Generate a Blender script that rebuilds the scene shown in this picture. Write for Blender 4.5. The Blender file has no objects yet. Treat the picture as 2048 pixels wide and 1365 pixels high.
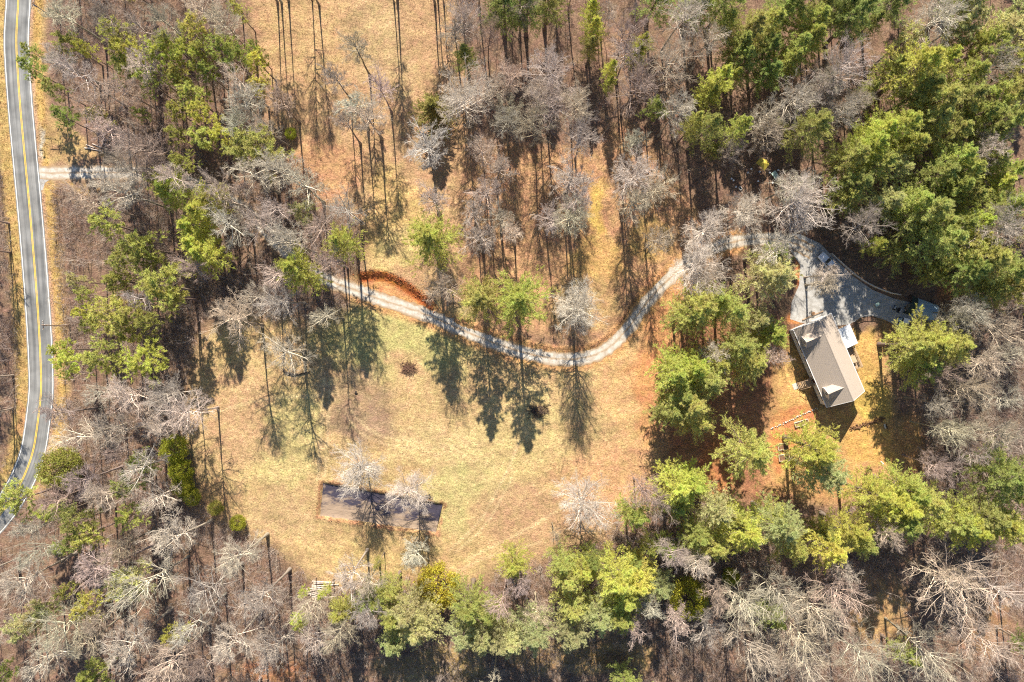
import bpy, math, random
import numpy as np
from mathutils import Vector, Matrix

random.seed(7)
rng = np.random.default_rng(11)
R = math.radians
scene = bpy.context.scene
col = scene.collection

# ------------------------------------------------------------------ camera, sky, sun, exposure
CAM_H = 170.0
PXM = 1365.0            # focal length in pixels of the 2048 px wide photograph
cam_data = bpy.data.cameras.new('camera')
cam_data.sensor_width = 36.0
cam_data.lens = 24.0
cam_data.clip_start = 1.0
cam_data.clip_end = 3000.0
cam = bpy.data.objects.new('camera', cam_data)
cam.location = (0, 0, CAM_H)
col.objects.link(cam)
scene.camera = cam

SUN_EL, SUN_DX = R(36.0), R(4.0)      # elevation; shadows run down the photo and a little right
world = bpy.data.worlds.new('World')
scene.world = world
world.use_nodes = True
nt = world.node_tree
nt.nodes.clear()
sky = nt.nodes.new('ShaderNodeTexSky')
sky.sky_type = 'NISHITA'
sky.sun_disc = False
sky.sun_elevation = SUN_EL
sky.sun_rotation = -SUN_DX
sky.air_density = 1.0
sky.dust_density = 0.3
sky.ozone_density = 3.0
bg = nt.nodes.new('ShaderNodeBackground')
bg.inputs[1].default_value = 0.068
out = nt.nodes.new('ShaderNodeOutputWorld')
nt.links.new(sky.outputs[0], bg.inputs[0])
nt.links.new(bg.outputs[0], out.inputs[0])

sun_data = bpy.data.lights.new('sun', 'SUN')
sun_data.energy = 4.6
sun_data.angle = R(0.55)
sun_data.color = (1.0, 0.915, 0.79)
sun = bpy.data.objects.new('sun', sun_data)
col.objects.link(sun)
sun.location = (0, 200, 200)
ldir = Vector((math.sin(SUN_DX) * math.cos(SUN_EL), -math.cos(SUN_DX) * math.cos(SUN_EL), -math.sin(SUN_EL)))
sun.rotation_euler = ldir.to_track_quat('-Z', 'Y').to_euler()

scene.view_settings.view_transform = 'Standard'
scene.view_settings.look = 'None'
scene.view_settings.gamma = 1.0
scene.view_settings.use_curve_mapping = False
scene.view_settings.exposure = 1.24
scene.render.engine = 'CYCLES'
scene.cycles.use_denoising = False
scene.cycles.pixel_filter_type = 'BLACKMAN_HARRIS'
scene.cycles.filter_width = 1.15
scene.cycles.max_bounces = 6
scene.cycles.diffuse_bounces = 3
scene.cycles.glossy_bounces = 2
scene.cycles.transmission_bounces = 3

# ------------------------------------------------------------------ helpers
def G(px, py, z=0.0):
    """world x, y of a photo pixel at height z"""
    s = (CAM_H - z) / PXM
    return ((px - 1024.0) * s, (682.0 - py) * s)

def GP(pts, z=0.0):
    return np.array([G(p[0], p[1], z) for p in pts])

def to_px(x, y, z=0.0):
    s = PXM / (CAM_H - z)
    return 1024 + x * s, 682 - y * s

def tag(o, label=None, cat=None, group=None, kind=None):
    if label: o['label'] = label
    if cat: o['category'] = cat
    if group: o['group'] = group
    if kind: o['kind'] = kind
    return o

def empty(name, loc, rz=0.0):
    o = bpy.data.objects.new(name, None)
    o.empty_display_size = 0.3
    o.location = loc
    o.rotation_euler = (0, 0, rz)
    col.objects.link(o)
    return o

def mk_mesh(name, verts, faces, mat=None, smooth=False):
    me = bpy.data.meshes.new(name)
    me.from_pydata([tuple(v) for v in verts], [], [tuple(f) for f in faces])
    if mat: me.materials.append(mat)
    if smooth:
        me.polygons.foreach_set('use_smooth', [True] * len(me.polygons))
    me.update()
    return me

def np_mesh(name, V, F, mat=None, smooth=False):
    """V (n,3), F (m,k) all faces with k corners"""
    V = np.asarray(V, dtype=np.float32); F = np.asarray(F, dtype=np.int32)
    me = bpy.data.meshes.new(name)
    me.vertices.add(len(V)); me.vertices.foreach_set('co', V.ravel())
    k = F.shape[1]; m = len(F)
    me.loops.add(m * k); me.loops.foreach_set('vertex_index', F.ravel())
    me.polygons.add(m)
    me.polygons.foreach_set('loop_start', np.arange(0, m * k, k, dtype=np.int32))
    me.polygons.foreach_set('loop_total', np.full(m, k, dtype=np.int32))
    if mat: me.materials.append(mat)
    if smooth: me.polygons.foreach_set('use_smooth', np.ones(m, dtype=bool))
    me.update(calc_edges=True)
    return me

def link(name, me, parent=None, loc=None):
    o = bpy.data.objects.new(name, me)
    col.objects.link(o)
    if parent: o.parent = parent
    if loc is not None: o.location = loc
    return o

class MB:
    """collects simple solids and links them as one mesh object"""
    def __init__(self): self.v = []; self.f = []
    def add(self, vs, fs):
        n = len(self.v)
        self.v += [tuple(a) for a in vs]
        self.f += [tuple(i + n for i in f) for f in fs]
        return self
    def box(self, c, s, rz=0.0, top=1.0):
        x, y, z = s[0] / 2, s[1] / 2, s[2] / 2
        ca, sa = math.cos(rz), math.sin(rz)
        vs = []
        for dz, k in ((-z, 1.0), (z, top)):
            for dx, dy in ((-x, -y), (x, -y), (x, y), (-x, y)):
                dx *= k; dy *= k
                vs.append((c[0] + dx * ca - dy * sa, c[1] + dx * sa + dy * ca, c[2] + dz))
        return self.add(vs, [(3, 2, 1, 0), (4, 5, 6, 7), (0, 1, 5, 4), (1, 2, 6, 5), (2, 3, 7, 6), (3, 0, 4, 7)])
    def bar(self, a, b, w, h=None, n=4):
        a, b = Vector(a), Vector(b)
        h = h or w
        d = (b - a).normalized()
        ref = Vector((0, 0, 1)) if abs(d.z) < 0.95 else Vector((1, 0, 0))
        s = d.cross(ref).normalized(); t = s.cross(d)
        vs = []
        for p in (a, b):
            if n == 4:
                for i, j in ((-1, -1), (1, -1), (1, 1), (-1, 1)):
                    vs.append(p + s * (i * w / 2) + t * (j * h / 2))
            else:
                for k in range(n):
                    an = 2 * math.pi * k / n
                    vs.append(p + s * (math.cos(an) * w / 2) + t * (math.sin(an) * h / 2))
        fs = [tuple(range(n))[::-1], tuple(range(n, 2 * n))]
        for k in range(n):
            k2 = (k + 1) % n
            fs.append((k, k2, n + k2, n + k))
        return self.add(vs, fs)
    def tube(self, pts, rad, n=7):
        pts = [Vector(p) for p in pts]
        rads = rad if isinstance(rad, (list, tuple)) else [rad] * len(pts)
        vs, fs = [], []
        for i, p in enumerate(pts):
            d = (pts[min(i + 1, len(pts) - 1)] - pts[max(i - 1, 0)]).normalized()
            ref = Vector((0, 0, 1)) if abs(d.z) < 0.9 else Vector((1, 0, 0))
            s = d.cross(ref).normalized(); t = s.cross(d)
            for k in range(n):
                an = 2 * math.pi * k / n
                vs.append(p + s * (math.cos(an) * rads[i]) + t * (math.sin(an) * rads[i]))
        for i in range(len(pts) - 1):
            for k in range(n):
                k2 = (k + 1) % n
                fs.append((i * n + k, i * n + k2, (i + 1) * n + k2, (i + 1) * n + k))
        fs.append(tuple(range(n))[::-1]); b = (len(pts) - 1) * n
        fs.append(tuple(range(b, b + n)))
        return self.add(vs, fs)
    def prism(self, poly, z0, z1):
        n = len(poly)
        vs = [(p[0], p[1], z0) for p in poly] + [(p[0], p[1], z1) for p in poly]
        fs = [tuple(range(n))[::-1], tuple(range(n, 2 * n))]
        for k in range(n):
            k2 = (k + 1) % n
            fs.append((k, k2, n + k2, n + k))
        return self.add(vs, fs)
    def build(self, name, mat, parent=None, smooth=False):
        return link(name, mk_mesh(name, self.v, self.f, mat, smooth), parent)

def catmull(pts, step=1.0):
    P = [np.array(p, float) for p in pts]
    P = [2 * P[0] - P[1]] + P + [2 * P[-1] - P[-2]]
    res = []
    for i in range(1, len(P) - 2):
        p0, p1, p2, p3 = P[i - 1], P[i], P[i + 1], P[i + 2]
        n = max(2, int(np.linalg.norm(p2 - p1) / step))
        for k in range(n):
            t = k / n
            res.append(0.5 * ((2 * p1) + (-p0 + p2) * t + (2 * p0 - 5 * p1 + 4 * p2 - p3) * t * t + (-p0 + 3 * p1 - 3 * p2 + p3) * t ** 3))
    res.append(P[-2])
    return np.array(res)

_tab = rng.random((256, 256))
def vnoise(x, y):
    x = np.asarray(x, float); y = np.asarray(y, float)
    xi = np.floor(x).astype(int); yi = np.floor(y).astype(int)
    fx = x - xi; fy = y - yi
    fx = fx * fx * (3 - 2 * fx); fy = fy * fy * (3 - 2 * fy)
    a = _tab[xi % 256, yi % 256]; b = _tab[(xi + 1) % 256, yi % 256]
    c = _tab[xi % 256, (yi + 1) % 256]; d = _tab[(xi + 1) % 256, (yi + 1) % 256]
    return a * (1 - fx) * (1 - fy) + b * fx * (1 - fy) + c * (1 - fx) * fy + d * fx * fy

def fbm(x, y, o=4):
    s = 0; a = 0.5
    for k in range(o):
        s = s + a * vnoise(x * 2 ** k + 17 * k, y * 2 ** k + 5 * k); a *= 0.5
    return s

def inpoly(X, Y, poly):
    poly = np.asarray(poly)
    ins = np.zeros(np.shape(X), bool)
    n = len(poly); j = n - 1
    for i in range(n):
        xi, yi = poly[i]; xj, yj = poly[j]
        if yi != yj:
            c = ((yi > Y) != (yj > Y)) & (X < (xj - xi) * (Y - yi) / (yj - yi) + xi)
            ins ^= c
        j = i
    return ins

def dist_poly(X, Y, pts, closed=False):
    """distance to a polyline, and signed side (positive = left of travel)"""
    pts = np.asarray(pts)
    best = np.full(np.shape(X), 1e9); side = np.zeros(np.shape(X)); par = np.zeros(np.shape(X))
    seg = list(range(len(pts) - 1)) + ([len(pts) - 1] if closed else [])
    L = 0.0
    for i in seg:
        a = pts[i]; b = pts[(i + 1) % len(pts)]
        d = b - a; l2 = d @ d + 1e-9; l = math.sqrt(l2)
        t = np.clip(((X - a[0]) * d[0] + (Y - a[1]) * d[1]) / l2, 0, 1)
        qx = a[0] + t * d[0]; qy = a[1] + t * d[1]
        ds = np.hypot(X - qx, Y - qy)
        cr = d[0] * (Y - a[1]) - d[1] * (X - a[0])
        m = ds < best
        best = np.where(m, ds, best); side = np.where(m, np.sign(cr), side); par = np.where(m, L + t * l, par)
        L += l
    return best, side, par / max(L, 1e-6)

def sstep(a, b, x):
    t = np.clip((x - a) / (b - a), 0, 1)
    return t * t * (3 - 2 * t)

# ------------------------------------------------------------------ materials
def new_mat(name):
    m = bpy.data.materials.new(name); m.use_nodes = True
    n = m.node_tree.nodes; b = n['Principled BSDF']
    return m, m.node_tree, n, b

def N(ntree, kind, **kw):
    n = ntree.nodes.new(kind)
    for k, v in kw.items(): setattr(n, k, v)
    return n

def plain(name, c, rough=0.7, metal=0.0, var=0.25, scale=3.0, bump=0.0, bscale=20.0, spec=0.3):
    m, t, n, b = new_mat(name)
    b.inputs['Roughness'].default_value = rough
    b.inputs['Metallic'].default_value = metal
    b.inputs['Specular IOR Level'].default_value = spec
    co = N(t, 'ShaderNodeTexCoord')
    nz = N(t, 'ShaderNodeTexNoise'); nz.inputs['Scale'].default_value = scale; nz.inputs['Detail'].default_value = 6
    t.links.new(co.outputs['Object'], nz.inputs['Vector'])
    mr = N(t, 'ShaderNodeMapRange')
    mr.inputs[1].default_value = 0.3; mr.inputs[2].default_value = 0.7
    mr.inputs[3].default_value = 1 - var; mr.inputs[4].default_value = 1 + var
    t.links.new(nz.outputs[0], mr.inputs[0])
    mx = N(t, 'ShaderNodeMix', data_type='RGBA', blend_type='MULTIPLY')
    mx.inputs[0].default_value = 1.0
    mx.inputs[6].default_value = (*c, 1)
    t.links.new(mr.outputs[0], mx.inputs[7])
    t.links.new(mx.outputs[2], b.inputs['Base Color'])
    if bump > 0:
        nb = N(t, 'ShaderNodeTexNoise'); nb.inputs['Scale'].default_value = bscale; nb.inputs['Detail'].default_value = 4
        t.links.new(co.outputs['Object'], nb.inputs['Vector'])
        bp = N(t, 'ShaderNodeBump'); bp.inputs['Strength'].default_value = bump; bp.inputs['Distance'].default_value = 0.05
        t.links.new(nb.outputs[0], bp.inputs['Height']); t.links.new(bp.outputs[0], b.inputs['Normal'])
    return m

def mat_ground():
    m, t, n, b = new_mat('ground')
    b.inputs['Roughness'].default_value = 0.95
    b.inputs['Specular IOR Level'].default_value = 0.1
    at = N(t, 'ShaderNodeAttribute'); at.attribute_name = 'Soil'
    co = N(t, 'ShaderNodeTexCoord')
    cur = at.outputs['Color']
    for sc, lo, hi, det, strx in ((0.16, 0.76, 1.22, 4, 1.0), (0.9, 0.66, 1.32, 5, 1.0), (3.2, 0.42, 1.58, 3, 1.0)):
        mp = N(t, 'ShaderNodeMapping')
        mp.inputs['Rotation'].default_value = (0, 0, sc)
        mp.inputs['Scale'].default_value = (0.75, 1.45, 1.0)
        t.links.new(co.outputs['Object'], mp.inputs[0])
        nz = N(t, 'ShaderNodeTexNoise'); nz.inputs['Scale'].default_value = sc; nz.inputs['Detail'].default_value = det
        nz.inputs['Roughness'].default_value = 0.65
        t.links.new(mp.outputs[0], nz.inputs['Vector'])
        mr = N(t, 'ShaderNodeMapRange'); mr.inputs[1].default_value = 0.3; mr.inputs[2].default_value = 0.7
        mr.inputs[3].default_value = lo; mr.inputs[4].default_value = hi
        t.links.new(nz.outputs[0], mr.inputs[0])
        mx = N(t, 'ShaderNodeMix', data_type='RGBA', blend_type='MULTIPLY'); mx.inputs[0].default_value = 1
        t.links.new(cur, mx.inputs[6]); t.links.new(mr.outputs[0], mx.inputs[7])
        cur = mx.outputs[2]
    # hue drift between straw and dead-leaf brown
    nz = N(t, 'ShaderNodeTexNoise'); nz.inputs['Scale'].default_value = 0.45; nz.inputs['Detail'].default_value = 6
    t.links.new(co.outputs['Object'], nz.inputs['Vector'])
    hs = N(t, 'ShaderNodeHueSaturation')
    mr = N(t, 'ShaderNodeMapRange'); mr.inputs[1].default_value = 0.3; mr.inputs[2].default_value = 0.7
    mr.inputs[3].default_value = 0.485; mr.inputs[4].default_value = 0.515
    t.links.new(nz.outputs[0], mr.inputs[0]); t.links.new(mr.outputs[0], hs.inputs['Hue'])
    t.links.new(cur, hs.inputs['Color'])
    t.links.new(hs.outputs[0], b.inputs['Base Color'])
    nb = N(t, 'ShaderNodeTexNoise'); nb.inputs['Scale'].default_value = 2.6; nb.inputs['Detail'].default_value = 6
    nb.inputs['Roughness'].default_value = 0.7
    t.links.new(co.outputs['Object'], nb.inputs['Vector'])
    bp = N(t, 'ShaderNodeBump'); bp.inputs['Strength'].default_value = 0.85; bp.inputs['Distance'].default_value = 0.16
    t.links.new(nb.outputs[0], bp.inputs['Height']); t.links.new(bp.outputs[0], b.inputs['Normal'])
    return m

def mat_asphalt():
    m, t, n, b = new_mat('asphalt')
    b.inputs['Roughness'].default_value = 0.85
    uv = N(t, 'ShaderNodeUVMap')
    # long streaks of wear that follow the lanes
    mp = N(t, 'ShaderNodeMapping'); mp.inputs['Scale'].default_value = (9.0, 0.35, 1)
    t.links.new(uv.outputs[0], mp.inputs[0])
    nz = N(t, 'ShaderNodeTexNoise'); nz.inputs['Scale'].default_value = 1.0; nz.inputs['Detail'].default_value = 5
    t.links.new(mp.outputs[0], nz.inputs['Vector'])
    cr = N(t, 'ShaderNodeValToRGB')
    cr.color_ramp.elements[0].position = 0.32; cr.color_ramp.elements[0].color = (0.115, 0.118, 0.118, 1)
    cr.color_ramp.elements[1].position = 0.70; cr.color_ramp.elements[1].color = (0.27, 0.265, 0.25, 1)
    t.links.new(nz.outputs[0], cr.inputs[0])
    co = N(t, 'ShaderNodeTexCoord')
    n2 = N(t, 'ShaderNodeTexNoise'); n2.inputs['Scale'].default_value = 0.25; n2.inputs['Detail'].default_value = 5
    t.links.new(co.outputs['Object'], n2.inputs['Vector'])
    mr = N(t, 'ShaderNodeMapRange'); mr.inputs[1].default_value = 0.3; mr.inputs[2].default_value = 0.7
    mr.inputs[3].default_value = 0.64; mr.inputs[4].default_value = 1.25
    t.links.new(n2.outputs[0], mr.inputs[0])
    mx = N(t, 'ShaderNodeMix', data_type='RGBA', blend_type='MULTIPLY'); mx.inputs[0].default_value = 1
    t.links.new(cr.outputs[0], mx.inputs[6]); t.links.new(mr.outputs[0], mx.inputs[7])
    t.links.new(mx.outputs[2], b.inputs['Base Color'])
    return m

def mat_gravel(name, c1, c2, tracks=True):
    m, t, n, b = new_mat(name)
    b.inputs['Roughness'].default_value = 0.95; b.inputs['Specular IOR Level'].default_value = 0.1
    co = N(t, 'ShaderNodeTexCoord')
    nz = N(t, 'ShaderNodeTexNoise'); nz.inputs['Scale'].default_value = 0.8; nz.inputs['Detail'].default_value = 8
    nz.inputs['Roughness'].default_value = 0.7
    t.links.new(co.outputs['Object'], nz.inputs['Vector'])
    cr = N(t, 'ShaderNodeValToRGB')
    cr.color_ramp.elements[0].position = 0.35; cr.color_ramp.elements[0].color = (*c2, 1)
    cr.color_ramp.elements[1].position = 0.62; cr.color_ramp.elements[1].color = (*c1, 1)
    t.links.new(nz.outputs[0], cr.inputs[0])
    cur = cr.outputs[0]
    if tracks:
        uv = N(t, 'ShaderNodeUVMap'); sx = N(t, 'ShaderNodeSeparateXYZ')
        t.links.new(uv.outputs[0], sx.inputs[0])
        # crown strip and ragged edges of bare soil between the two wheel tracks
        r2 = N(t, 'ShaderNodeValToRGB'); e = r2.color_ramp.elements
        e[0].position = 0.0; e[0].color = (1, 1, 1, 1); e[1].position = 1.0; e[1].color = (1, 1, 1, 1)
        for p, v in ((0.10, 0.6), (0.20, 0.0), (0.38, 0.0), (0.50, 0.75), (0.62, 0.0), (0.80, 0.0), (0.90, 0.6)):
            k = e.new(p); k.color = (v, v, v, 1)
        n3 = N(t, 'ShaderNodeTexNoise'); n3.inputs['Scale'].default_value = 0.5; n3.inputs['Detail'].default_value = 5
        t.links.new(co.outputs['Object'], n3.inputs['Vector'])
        ad = N(t, 'ShaderNodeMath', operation='MULTIPLY_ADD'); ad.inputs[1].default_value = 0.25; ad.inputs[2].default_value = -0.125
        t.links.new(n3.outputs[0], ad.inputs[0])
        a2 = N(t, 'ShaderNodeMath', operation='ADD'); t.links.new(ad.outputs[0], a2.inputs[0]); t.links.new(sx.outputs[0], a2.inputs[1])
        t.links.new(a2.outputs[0], r2.inputs[0])
        mu = N(t, 'ShaderNodeMath', operation='MULTIPLY'); t.links.new(r2.outputs[0], mu.inputs[0]); t.links.new(n3.outputs[0], mu.inputs[1])
        m2 = N(t, 'ShaderNodeMath', operation='MULTIPLY'); m2.inputs[1].default_value = 2.2; t.links.new(mu.outputs[0], m2.inputs[0])
        mx = N(t, 'ShaderNodeMix', data_type='RGBA'); t.links.new(m2.outputs[0], mx.inputs[0])
        t.links.new(cur, mx.inputs[6]); mx.inputs[7].default_value = (0.34, 0.235, 0.14, 1)
        cur = mx.outputs[2]
    t.links.new(cur, b.inputs['Base Color'])
    bp = N(t, 'ShaderNodeBump'); bp.inputs['Strength'].default_value = 0.4; bp.inputs['Distance'].default_value = 0.06
    n4 = N(t, 'ShaderNodeTexNoise'); n4.inputs['Scale'].default_value = 5; t.links.new(co.outputs['Object'], n4.inputs['Vector'])
    t.links.new(n4.outputs[0], bp.inputs['Height']); t.links.new(bp.outputs[0], b.inputs['Normal'])
    return m

def mat_tinted(name, rough=0.85, var=0.35, transl=0.0, scale=0.8, hue=0.0, gain=1.0):
    """takes the object's own colour, broken up by noise"""
    m, t, n, b = new_mat(name)
    b.inputs['Roughness'].default_value = rough; b.inputs['Specular IOR Level'].default_value = 0.15
    oi = N(t, 'ShaderNodeObjectInfo'); co = N(t, 'ShaderNodeTexCoord')
    nz = N(t, 'ShaderNodeTexNoise'); nz.inputs['Scale'].default_value = scale; nz.inputs['Detail'].default_value = 3
    t.links.new(co.outputs['Object'], nz.inputs['Vector'])
    gi = N(t, 'ShaderNodeNewGeometry')
    ad = N(t, 'ShaderNodeMath', operation='ADD')
    t.links.new(nz.outputs[0], ad.inputs[0]); t.links.new(gi.outputs['Random Per Island'], ad.inputs[1])
    mr = N(t, 'ShaderNodeMapRange'); mr.inputs[1].default_value = 0.4; mr.inputs[2].default_value = 1.6
    mr.inputs[3].default_value = gain * (1 - var); mr.inputs[4].default_value = gain * (1 + var)
    t.links.new(ad.outputs[0], mr.inputs[0])
    mx = N(t, 'ShaderNodeMix', data_type='RGBA', blend_type='MULTIPLY'); mx.inputs[0].default_value = 1
    t.links.new(oi.outputs['Color'], mx.inputs[6]); t.links.new(mr.outputs[0], mx.inputs[7])
    cur = mx.outputs[2]
    if hue:
        hs = N(t, 'ShaderNodeHueSaturation')
        m3 = N(t, 'ShaderNodeMapRange'); m3.inputs[1].default_value = 0.3; m3.inputs[2].default_value = 0.7
        m3.inputs[3].default_value = 0.5 - hue; m3.inputs[4].default_value = 0.5 + hue
        t.links.new(nz.outputs[0], m3.inputs[0]); t.links.new(m3.outputs[0], hs.inputs['Hue'])
        t.links.new(cur, hs.inputs['Color']); cur = hs.outputs[0]
    t.links.new(cur, b.inputs['Base Color'])
    if transl:
        tr = N(t, 'ShaderNodeBsdfTranslucent'); t.links.new(cur, tr.inputs[0])
        ms = N(t, 'ShaderNodeMixShader'); ms.inputs[0].default_value = transl
        o = n['Material Output']
        t.links.new(b.outputs[0], ms.inputs[1]); t.links.new(tr.outputs[0], ms.inputs[2]); t.links.new(ms.outputs[0], o.inputs[0])
    return m

M = {}
M['ground'] = mat_ground()
M['asphalt'] = mat_asphalt()
M['gravel'] = mat_gravel('gravel', (0.56, 0.53, 0.47), (0.36, 0.30, 0.23))
M['lot'] = mat_gravel('pale_gravel', (0.43, 0.42, 0.40), (0.28, 0.265, 0.24), tracks=False)
M['white_line'] = plain('white_line', (0.78, 0.77, 0.72), 0.6, var=0.15, scale=1.0)
M['yellow_line'] = plain('yellow_line', (0.74, 0.50, 0.06), 0.6, var=0.18, scale=1.0)
M['bark'] = mat_tinted('bark', 0.9, 0.30, scale=1.5)
M['twig'] = mat_tinted('twig_bark', 0.85, 0.35, scale=0.6, gain=0.90)
M['limb'] = mat_tinted('limb_bark', 0.85, 0.20, scale=0.6, gain=1.25)
M['needle'] = mat_tinted('needle', 0.6, 0.45, transl=0.42, scale=0.7, hue=0.022)
M['leaf'] = mat_tinted('leaf', 0.45, 0.45, transl=0.25, scale=1.0, hue=0.03)
M['brush'] = mat_tinted('brush', 0.9, 0.55, scale=0.25, hue=0.02)
M['grassblade'] = mat_tinted('dry_grass', 0.9, 0.45, transl=0.3, scale=0.3, hue=0.02)
M['shingle'] = plain('roof_shingle', (0.43, 0.36, 0.295), 0.9, var=0.2, scale=6.0, bump=0.3, bscale=9)
M['siding'] = plain('white_siding', (0.72, 0.72, 0.71), 0.6, var=0.05)
M['trim'] = plain('white_trim', (0.80, 0.80, 0.79), 0.5, var=0.04)
M['brick'] = plain('foundation_block', (0.30, 0.25, 0.21), 0.9, var=0.2)
M['glass'] = plain('dark_glass', (0.02, 0.025, 0.03), 0.08, var=0.1, spec=0.6)
M['shutter'] = plain('dark_shutter', (0.07, 0.02, 0.02), 0.6)
M['metal_white'] = plain('white_metal_roof', (0.80, 0.81, 0.82), 0.35, 0.1, var=0.04)
M['deckwood'] = plain('deck_wood', (0.42, 0.30, 0.19), 0.8, var=0.2, scale=2)
M['oldwood'] = plain('weathered_wood', (0.33, 0.23, 0.15), 0.85, var=0.3, scale=2)
M['palewood'] = plain('pale_wood', (0.62, 0.52, 0.42), 0.8, var=0.2, scale=2)
M['log'] = plain('pale_log', (0.56, 0.47, 0.40), 0.85, var=0.35, scale=1.5)
M['logdark'] = plain('dark_log', (0.05, 0.038, 0.03), 0.9, var=0.3)
M['clay'] = plain('red_clay', (0.36, 0.125, 0.05), 0.95, var=0.35, scale=1.2, bump=0.5, bscale=4)
M['soil'] = plain('garden_soil', (0.20, 0.11, 0.06), 0.95, var=0.4, scale=4)
M['concrete'] = plain('concrete', (0.52, 0.49, 0.43), 0.9, var=0.15)
M['blackmetal'] = plain('black_metal', (0.015, 0.015, 0.016), 0.5)
M['steel'] = plain('galvanised_steel', (0.45, 0.46, 0.47), 0.4, 0.6)
M['carwhite'] = plain('white_car_paint', (0.74, 0.76, 0.80), 0.25, var=0.03, spec=0.5)
M['rubber'] = plain('tyre_rubber', (0.02, 0.02, 0.02), 0.85)
M['chrome'] = plain('grey_trim', (0.35, 0.36, 0.37), 0.35, 0.5)
M['headlight'] = plain('headlight_lens', (0.75, 0.77, 0.78), 0.15)
M['taillight'] = plain('tail_light', (0.35, 0.01, 0.01), 0.3)
M['tarpblue'] = plain('blue_grey_tarp', (0.24, 0.34, 0.42), 0.55, var=0.12, scale=0.7)
M['tarpdark'] = plain('dark_green_mesh', (0.035, 0.05, 0.045), 0.9)
M['tarpyellow'] = plain('yellow_tarp', (0.50, 0.40, 0.07), 0.6, var=0.15)
M['plastic_white'] = plain('white_plastic', (0.78, 0.79, 0.80), 0.4, var=0.05)
M['plywood'] = plain('plywood', (0.50, 0.37, 0.24), 0.8, var=0.12)
M['greenpaint'] = plain('pale_green_paint', (0.42, 0.55, 0.48), 0.5)
M['pole'] = plain('pole_wood', (0.34, 0.24, 0.17), 0.85, var=0.25)

def mat_liner():
    m, t, n, b = new_mat('black_liner')
    co = N(t, 'ShaderNodeTexCoord')
    mp = N(t, 'ShaderNodeMapping'); mp.inputs['Rotation'].default_value = (0, 0, R(10)); mp.inputs['Scale'].default_value = (0.26, 0.60, 1)
    t.links.new(co.outputs['Object'], mp.inputs[0])
    nz = N(t, 'ShaderNodeTexNoise'); nz.inputs['Scale'].default_value = 1.0; nz.inputs['Detail'].default_value = 6; nz.inputs['Roughness'].default_value = 0.65
    t.links.new(mp.outputs[0], nz.inputs['Vector'])
    sx = N(t, 'ShaderNodeSeparateXYZ'); t.links.new(co.outputs['Object'], sx.inputs[0])
    # silt gathered along the lower side of the pit
    ma = N(t, 'ShaderNodeMath', operation='MULTIPLY_ADD'); ma.inputs[1].default_value = -0.05; ma.inputs[2].default_value = -2.383
    t.links.new(sx.outputs[1], ma.inputs[0])
    mb = N(t, 'ShaderNodeMath', operation='MULTIPLY_ADD'); mb.inputs[1].default_value = -0.009
    t.links.new(sx.outputs[0], mb.inputs[0]); t.links.new(ma.outputs[0], mb.inputs[2])
    ad = N(t, 'ShaderNodeMath', operation='ADD'); t.links.new(nz.outputs[0], ad.inputs[0]); t.links.new(mb.outputs[0], ad.inputs[1])
    cr = N(t, 'ShaderNodeValToRGB'); e = cr.color_ramp.elements
    e[0].position = 0.45; e[0].color = (0.055, 0.048, 0.066, 1)
    e[1].position = 0.60; e[1].color = (0.30, 0.22, 0.155, 1)
    t.links.new(ad.outputs[0], cr.inputs[0]); t.links.new(cr.outputs[0], b.inputs['Base Color'])
    r2 = N(t, 'ShaderNodeValToRGB'); e = r2.color_ramp.elements
    e[0].position = 0.48; e[0].color = (0.3, 0.3, 0.3, 1); e[1].position = 0.56; e[1].color = (0.9, 0.9, 0.9, 1)
    t.links.new(ad.outputs[0], r2.inputs[0]); t.links.new(r2.outputs[0], b.inputs['Roughness'])
    w = N(t, 'ShaderNodeTexNoise'); w.inputs['Scale'].default_value = 2.2; w.inputs['Detail'].default_value = 4
    t.links.new(mp.outputs[0], w.inputs['Vector'])
    bp = N(t, 'ShaderNodeBump'); bp.inputs['Strength'].default_value = 0.7; bp.inputs['Distance'].default_value = 0.25
    t.links.new(w.outputs[0], bp.inputs['Height']); t.links.new(bp.outputs[0], b.inputs['Normal'])
    return m
M['liner'] = mat_liner()

# ------------------------------------------------------------------ layout lines (photo pixels -> metres on the ground)
ROAD = [(38, -200), (38, -90), (37, 0), (34, 50), (33.5, 101), (40, 202), (49, 303), (57, 388), (63, 455), (71, 551), (78, 652),
        (82, 736), (82, 787), (74.5, 854), (65.5, 905), (48, 953), (26, 993), (-2, 1032), (-42, 1074), (-110, 1132), (-260, 1240)]
DRIVE = [(58, 346), (110, 346), (215, 345), (290, 346), (370, 362), (440, 392), (500, 428), (560, 492), (635, 550), (705, 578), (765, 600),
         (850, 628), (925, 660), (1000, 690), (1060, 708), (1120, 718), (1170, 715), (1215, 697), (1255, 657), (1292, 607),
         (1330, 565), (1372, 528), (1420, 500), (1470, 483), (1530, 478), (1580, 484), (1625, 505)]
LOT = [(1560, 470), (1600, 468), (1640, 487), (1672, 520), (1705, 552), (1745, 580), (1790, 598), (1822, 605), (1830, 640), (1800, 655),
       (1770, 640), (1745, 632), (1722, 634), (1700, 648), (1672, 652), (1640, 648), (1600, 645), (1580, 638), (1583, 605), (1598, 570), (1600, 530), (1580, 500)]
PIT = [(641, 962), (891, 1007), (876, 1070), (634, 1035)]
BANK = [(704, 552), (718, 546), (745, 541), (776, 544), (806, 558), (836, 579), (862, 600), (882, 617)]
WINDROW = [(905, 638), (960, 656), (1012, 672), (1075, 690), (1130, 697), (1185, 690), (1232, 655), (1262, 610), (1290, 580), (1335, 536)]
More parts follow.
